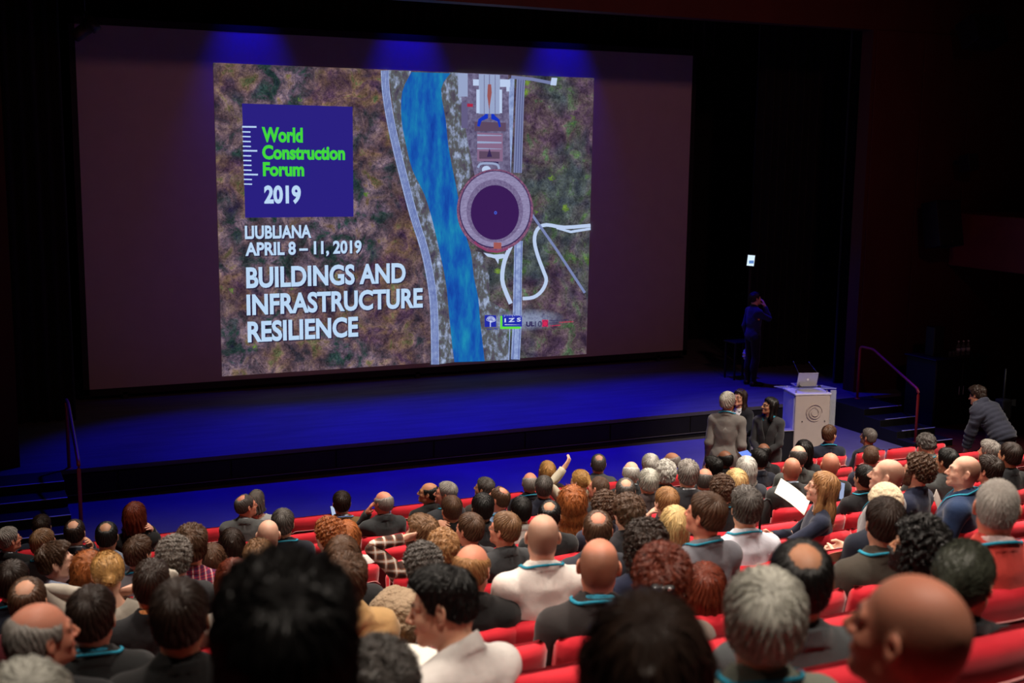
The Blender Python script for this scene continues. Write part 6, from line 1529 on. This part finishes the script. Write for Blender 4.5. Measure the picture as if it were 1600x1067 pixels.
# body / irot are angles seen from the camera: 0 = back to us, +90 = facing picture-left
stand_person('G1', 1137, 627, 1.80, 0, 'white', 'silver', 'ruddy', 'jacket', (120, 118, 114), (150, 190, 215), -22, -8, 'standing grey-haired man in a grey tweed jacket with his back to the seats', legs=(90, 86, 82), bulk=1.0, stride=4, lan=1)
stand_person('W1', 1156, 620, 1.64, 0, 'long', 'dkbr', 'light', 'jacket', (26, 27, 36), (216, 218, 222), 148, 150, 'standing woman with long dark hair and glasses in a black suit over a white blouse', glasses=1, bulk=.95, armL='hold', legs=(24, 24, 28))
stand_person('W2', 1203, 633, 1.63, 0, 'long', 'blk', 'olive', 'jacket', (56, 57, 60), (24, 24, 26), 118, 158, 'standing woman with long black hair in a dark grey blazer, hands folded', glasses=1, lan=1, arms='clasp', bulk=.98, legs=(24, 24, 28))
stand_person('S1', 1527, 617, 1.80, .0, 'thick', 'dkbr', 'tan', 'puffer', (46, 48, 62), None, 66, 52, 'man in a dark quilted puffer jacket leaning forward over the seats at right', lean=22, hipbend=34, pitch=-25, dzh=-.22, armL=('chest', (.17, .50, 1.20), (.5, -.5, -.2)), armR=('chest', (.16, .47, 1.06), (.5, -.5, .2)), bulk=1.05, legs=(40, 42, 52))
stand_person('S2', 1180, 466, 1.80, ST, 'short', 'dkbr', 'light', 'sweater', (36, 38, 70), None, -62, -58, 'man standing in the dark right wing with his hand at his mouth', armR='mouth', lean=4, legs=(22, 22, 26))
print({k: [round(float(v), 2) for v in PEOPLE[k]['head']] for k in ('G1', 'W1', 'W2', 'S1', 'S2')})

# ---------------------------------------------------------------- things held or worn
m_paper = principled('white_paper', s2l((238, 234, 224)), .8, .2)
m_phone = principled('phone_case', s2l((28, 28, 32)), .3, .5)
def sheet(label, c, ux, uy, w, h, name='paper_sheet', cat='paper', mat=None, th=.0015):
    ux = Vector(ux).normalized(); uy = Vector(uy); uy = (uy - ux * uy.dot(ux)).normalized(); n = ux.cross(uy)
    V = []; N = 6
    for k in (0, 1):
        for i in range(N + 1):
            for j in range(2):
                b = .012 * math.sin(math.pi * i / N); V.append(Vector(c) + ux * w * (i / N - .5) + uy * h * (j - .5) + n * (b + k * th))
    F = []
    for k in (0, 1):
        for i in range(N):
            a = k * 2 * (N + 1) + 2 * i; q = [a, a + 2, a + 3, a + 1]; F.append(q if k else q[::-1])
    m = 2 * (N + 1)
    F += [[2 * i, 2 * i + 2, m + 2 * i + 2, m + 2 * i] for i in range(N)] + [[2 * i + 1, m + 2 * i + 1, m + 2 * i + 3, 2 * i + 3] for i in range(N)] + [[0, m, m + 1, 1], [2 * N, 2 * N + 1, m + 2 * N + 1, m + 2 * N]]
    me = mk_mesh(name, np.array([tuple(v) for v in V]), F, False)
    return add_obj(name, me, mat or m_paper, None, label, cat)
sheet('white sheet of paper held up by the woman in navy', atY(1238, 776, ROW_Y[6] + .42), (.62, -.45, -.55), (.70, .50, .25), .29, .21)
sheet('white sheet of paper on the lap of the smiling young man', atY(668, 1052, ROW_Y[10] + .38), (1, -.3, -.35), (.3, 1, .2), .21, .3)
sheet('folded white sheet held by the curly bearded man in navy', atY(1465, 788, ROW_Y[6] + .20), (.5, .2, -.8), (.5, .3, .5), .26, .10)
def phone(label, c, ux, uy, w=.075, h=.15, lit=None):
    ux = Vector(ux).normalized(); uy = Vector(uy); uy = (uy - ux * uy.dot(ux)).normalized(); n = ux.cross(uy)
    R3 = Matrix((ux, uy, n)).transposed()
    t = thing('phone', label, 'phone', c)
    MB().box((0, 0, 0), (w, h, .008), .003, R3).obj('case', m_phone, t)
    sg = 1 if (R3 @ Vector((0, 0, 1))).dot(Vector((0, 0, CAMH)) - Vector(c)) > 0 else -1
    MB().box(R3 @ Vector((0, 0, sg * .0045)), (w * .92, h * .94, .001), 0, R3).obj('display', lit or principled('dark_display', s2l((60, 70, 90)), .1), t)
    return t
phone('phone with a pale screen in the hand of the black-haired man in black', atY(1315, 767, ROW_Y[5] + .40), (.8, .3, -.3), (.15, .2, 1), .085, .16, emit('phone_display', (176, 190, 226), .8))
phone('phone with a bright screen held by the man in brown tweed', atY(522, 800, ROW_Y[1] + .42), (1, .2, 0), (0, .4, 1), .07, .14, emit('phone_display2', (190, 206, 236), .9))
phone('lit tablet held by the slick-haired man in navy', atY(1166, 711, ROW_Y[2] + .45), (1, .3, 0), (0, .8, .5), .18, .13, emit('tablet_display', (120, 150, 250), 1.1))
phone('phone held up by the black-haired woman before the lectern', atY(1264, 702, ROW_Y[2] + .40), (.5, .8, 0), (0, .1, 1), .07, .14)
bd = PEOPLE['W2']; c = bd['W']('chest', (0.0, .165, 1.07))
t = thing('name_badge', 'white name badge hanging on the lanyard of the standing woman with folded hands', 'badge', c, math.radians(-145))
bx_ = MB().box((0, 0, 0), (.10, .006, .075), .002); bx_.obj('card', m_paper, t); MB().box((0, .0035, .022), (.09, .002, .02)).obj('band', principled('badge_band', s2l((40, 60, 110)), .5), t); MB().box((0, -.0035, .022), (.09, .002, .02)).obj('band', principled('badge_band', (0, 0, 0)), t)
gp = hand_pt('G1', 'L', .10)
fl = thing('folder', 'cream folder of papers carried by the standing grey-haired man', 'folder', (gp[0] - .01, gp[1], gp[2] - .02))
MB().box((0, 0, 0), (.03, .24, .31), .004, Matrix.Rotation(math.radians(12), 3, 'Y')).obj('cover', principled('folder_cream', s2l((206, 194, 172)), .7), fl); MB().box((.004, .008, .004), (.022, .24, .305), .001, Matrix.Rotation(math.radians(12), 3, 'Y')).obj('pages', m_paper, fl)
sp_ = hand_pt('S1', 'L', .10)
bg = thing('paper_bag', 'cream paper bag held by the leaning man in the puffer jacket', 'bag', (sp_[0], sp_[1], sp_[2] - .16))
m_bag = noisy('bag_cream', s2l((220, 206, 172)), .8, .2, .08, 8, .2, 30)
me = MB().prism([(-.10, -.14), (.10, -.14), (.13, .06), (.09, .10), (-.09, .10), (-.12, .06)], 1, -.05, .05); me.obj('bag_body', m_bag, bg)
me = MB().tube([(-.06, 0, .10), (-.05, 0, .15), (0, 0, .165), (.05, 0, .15), (.06, 0, .10)], .006, 6).mesh('handle', True); add_obj('handle', me, m_bag, bg)
s2 = hand_pt('S2', 'L', .10)
tb = thing('cloth_bag', 'pale cloth bag hanging from the hand of the man in the wing', 'bag', (s2[0], s2[1], s2[2] - .2))
Vb, Qb = snet(lambda P: ell(P, (0, 0, -.03), (.13, .07, .15)) + .008 * np.sin(P[..., 0] * 60 + 3 * np.sin(P[..., 2] * 40)), (-.2, -.12, -.25), (.2, .12, .2), .012, 4, sym=False)
add_obj('bag_body', mk_mesh('bag_body', Vb, Qb), noisy('bag_pale', s2l((200, 200, 205)), .8, .2, .1, 8, .2, 30), tb)
me = MB().tube([(-.04, 0, .1), (0, 0, .2), (.04, 0, .1)], .008, 6).mesh('strap', True); add_obj('strap', me, principled('strap_pale', s2l((190, 190, 195)), .8), tb)
# studded hair clip of the auburn woman
hm = PEOPLE['D24']['MW'] @ Matrix([list(r) for r in PEOPLE['D24']['M']['head']])
cl = thing('hair_clip', 'dark hair clip with two shiny studs in the auburn woman’s hair', 'hair clip', hm @ Vector((.0, -.155, 1.685)))
R3 = hm.to_3x3().normalized()
MB().box((0, 0, 0), (.085, .02, .03), .008, R3).obj('bar', m_dk, cl)
for dx in (-.028, .0, .022):
    me = MB().lathe([(.002, -.008), (.007, -.003), (.007, .003), (.002, .008)], tuple(R3 @ Vector((dx, -.014, .006))), 8).mesh('stud', True); add_obj('stud', me, principled('stud_silver', (.9, .9, .92), .15, .5, metal=.9), cl)
# cream cap
def cap_f(P): return np.maximum(sd_head(P.astype(f32), False) - .021 - .002 * np.sin(whorl(P.astype(f32))[0] * 40), 1.655 + .25 * P[..., 1] * 0 - P[..., 2])
Vc, Qc = snet(cap_f, (-.13, -.15, 1.62), (.13, .15, 1.82), .006, 4, sym=False)
h = add_obj('knit_cap', mk_mesh('knit_cap', Vc, Qc), cloth((226, 208, 176), 'fur'), PEOPLE['E14']['e']); h.matrix_local = Matrix([list(r) for r in PEOPLE['E14']['M']['head']])
# fuzzy grey-beige coat bundled on the seat beside the plaid shirt
cp = atY(622, 958, ROW_Y[7] - .25)
def coat_f(P):
    x, y, z = P[..., 0], P[..., 1], P[..., 2]
    d = smin(ell(P, (0, 0, 0), (.15, .16, .14)), ell(P, (.05, .05, -.17), (.14, .15, .16)), .06)
    return d + .014 * np.sin(23 * x + 2 * np.sin(19 * z)) * np.sin(21 * y + 17 * z) + .004 * np.sin(170 * z + 90 * x + 3 * np.sin(60 * y)) * np.sin(160 * y + 3 * np.sin(70 * x))
Vc, Qc = snet(coat_f, (-.25, -.25, -.4), (.3, .3, .2), .008, 4, sym=False)
o = add_obj('fleece_coat', mk_mesh('fleece_coat', Vc, Qc), cloth((150, 128, 104), 'fur'), None, 'fuzzy grey-beige coat bundled over a seat left of the smiling young man', 'coat'); o.location = cp
# umbrella handle hooked on a seat, bags and brochures on seats
uc = atY(1196, 805, ROW_Y[6] + .02)
u = thing('umbrella', 'black umbrella with a hooked handle hung on a seat back', 'umbrella', uc)
me = MB().tube([(.05, 0, -.02), (.052, 0, .07), (.03, 0, .115), (0, 0, .125), (-.03, 0, .11), (-.045, 0, .06), (-.05, 0, -.25)], .010, 8).mesh('handle', True); add_obj('handle', me, m_dk, u)
me = MB().tube([(-.05, 0, -.2), (-.05, 0, -.55)], [.02, .03], 8).mesh('canopy', True); add_obj('canopy', me, m_dk, u)
def brochure(label, c, rot):
    t = thing('brochure', label, 'brochure', c, math.radians(rot))
    MB().box((0, 0, .004), (.15, .21, .008), .001).obj('pages', m_paper, t)
    MB().box((0, 0, .009), (.152, .212, .002)).obj('cover', noisy('brochure_cover', s2l((170, 140, 110)), .5, .4, .5, 18, 0), t)
brochure('printed brochure lying on the lap behind the grey buzz-cut man in red', atY(1590, 945, ROW_Y[10] + .10), 20)
sheet('pale brochure stuffed behind an empty red seat right of centre', atY(1300, 873, ROW_Y[8] + .28), (1, .2, -.1), (.1, .6, -.5), .3, .16, 'brochure', 'brochure', principled('brochure_pale', s2l((186, 180, 140)), .6))
print('DONE %.1fs objects %d' % (time.time() - T0, len(bpy.data.objects)))
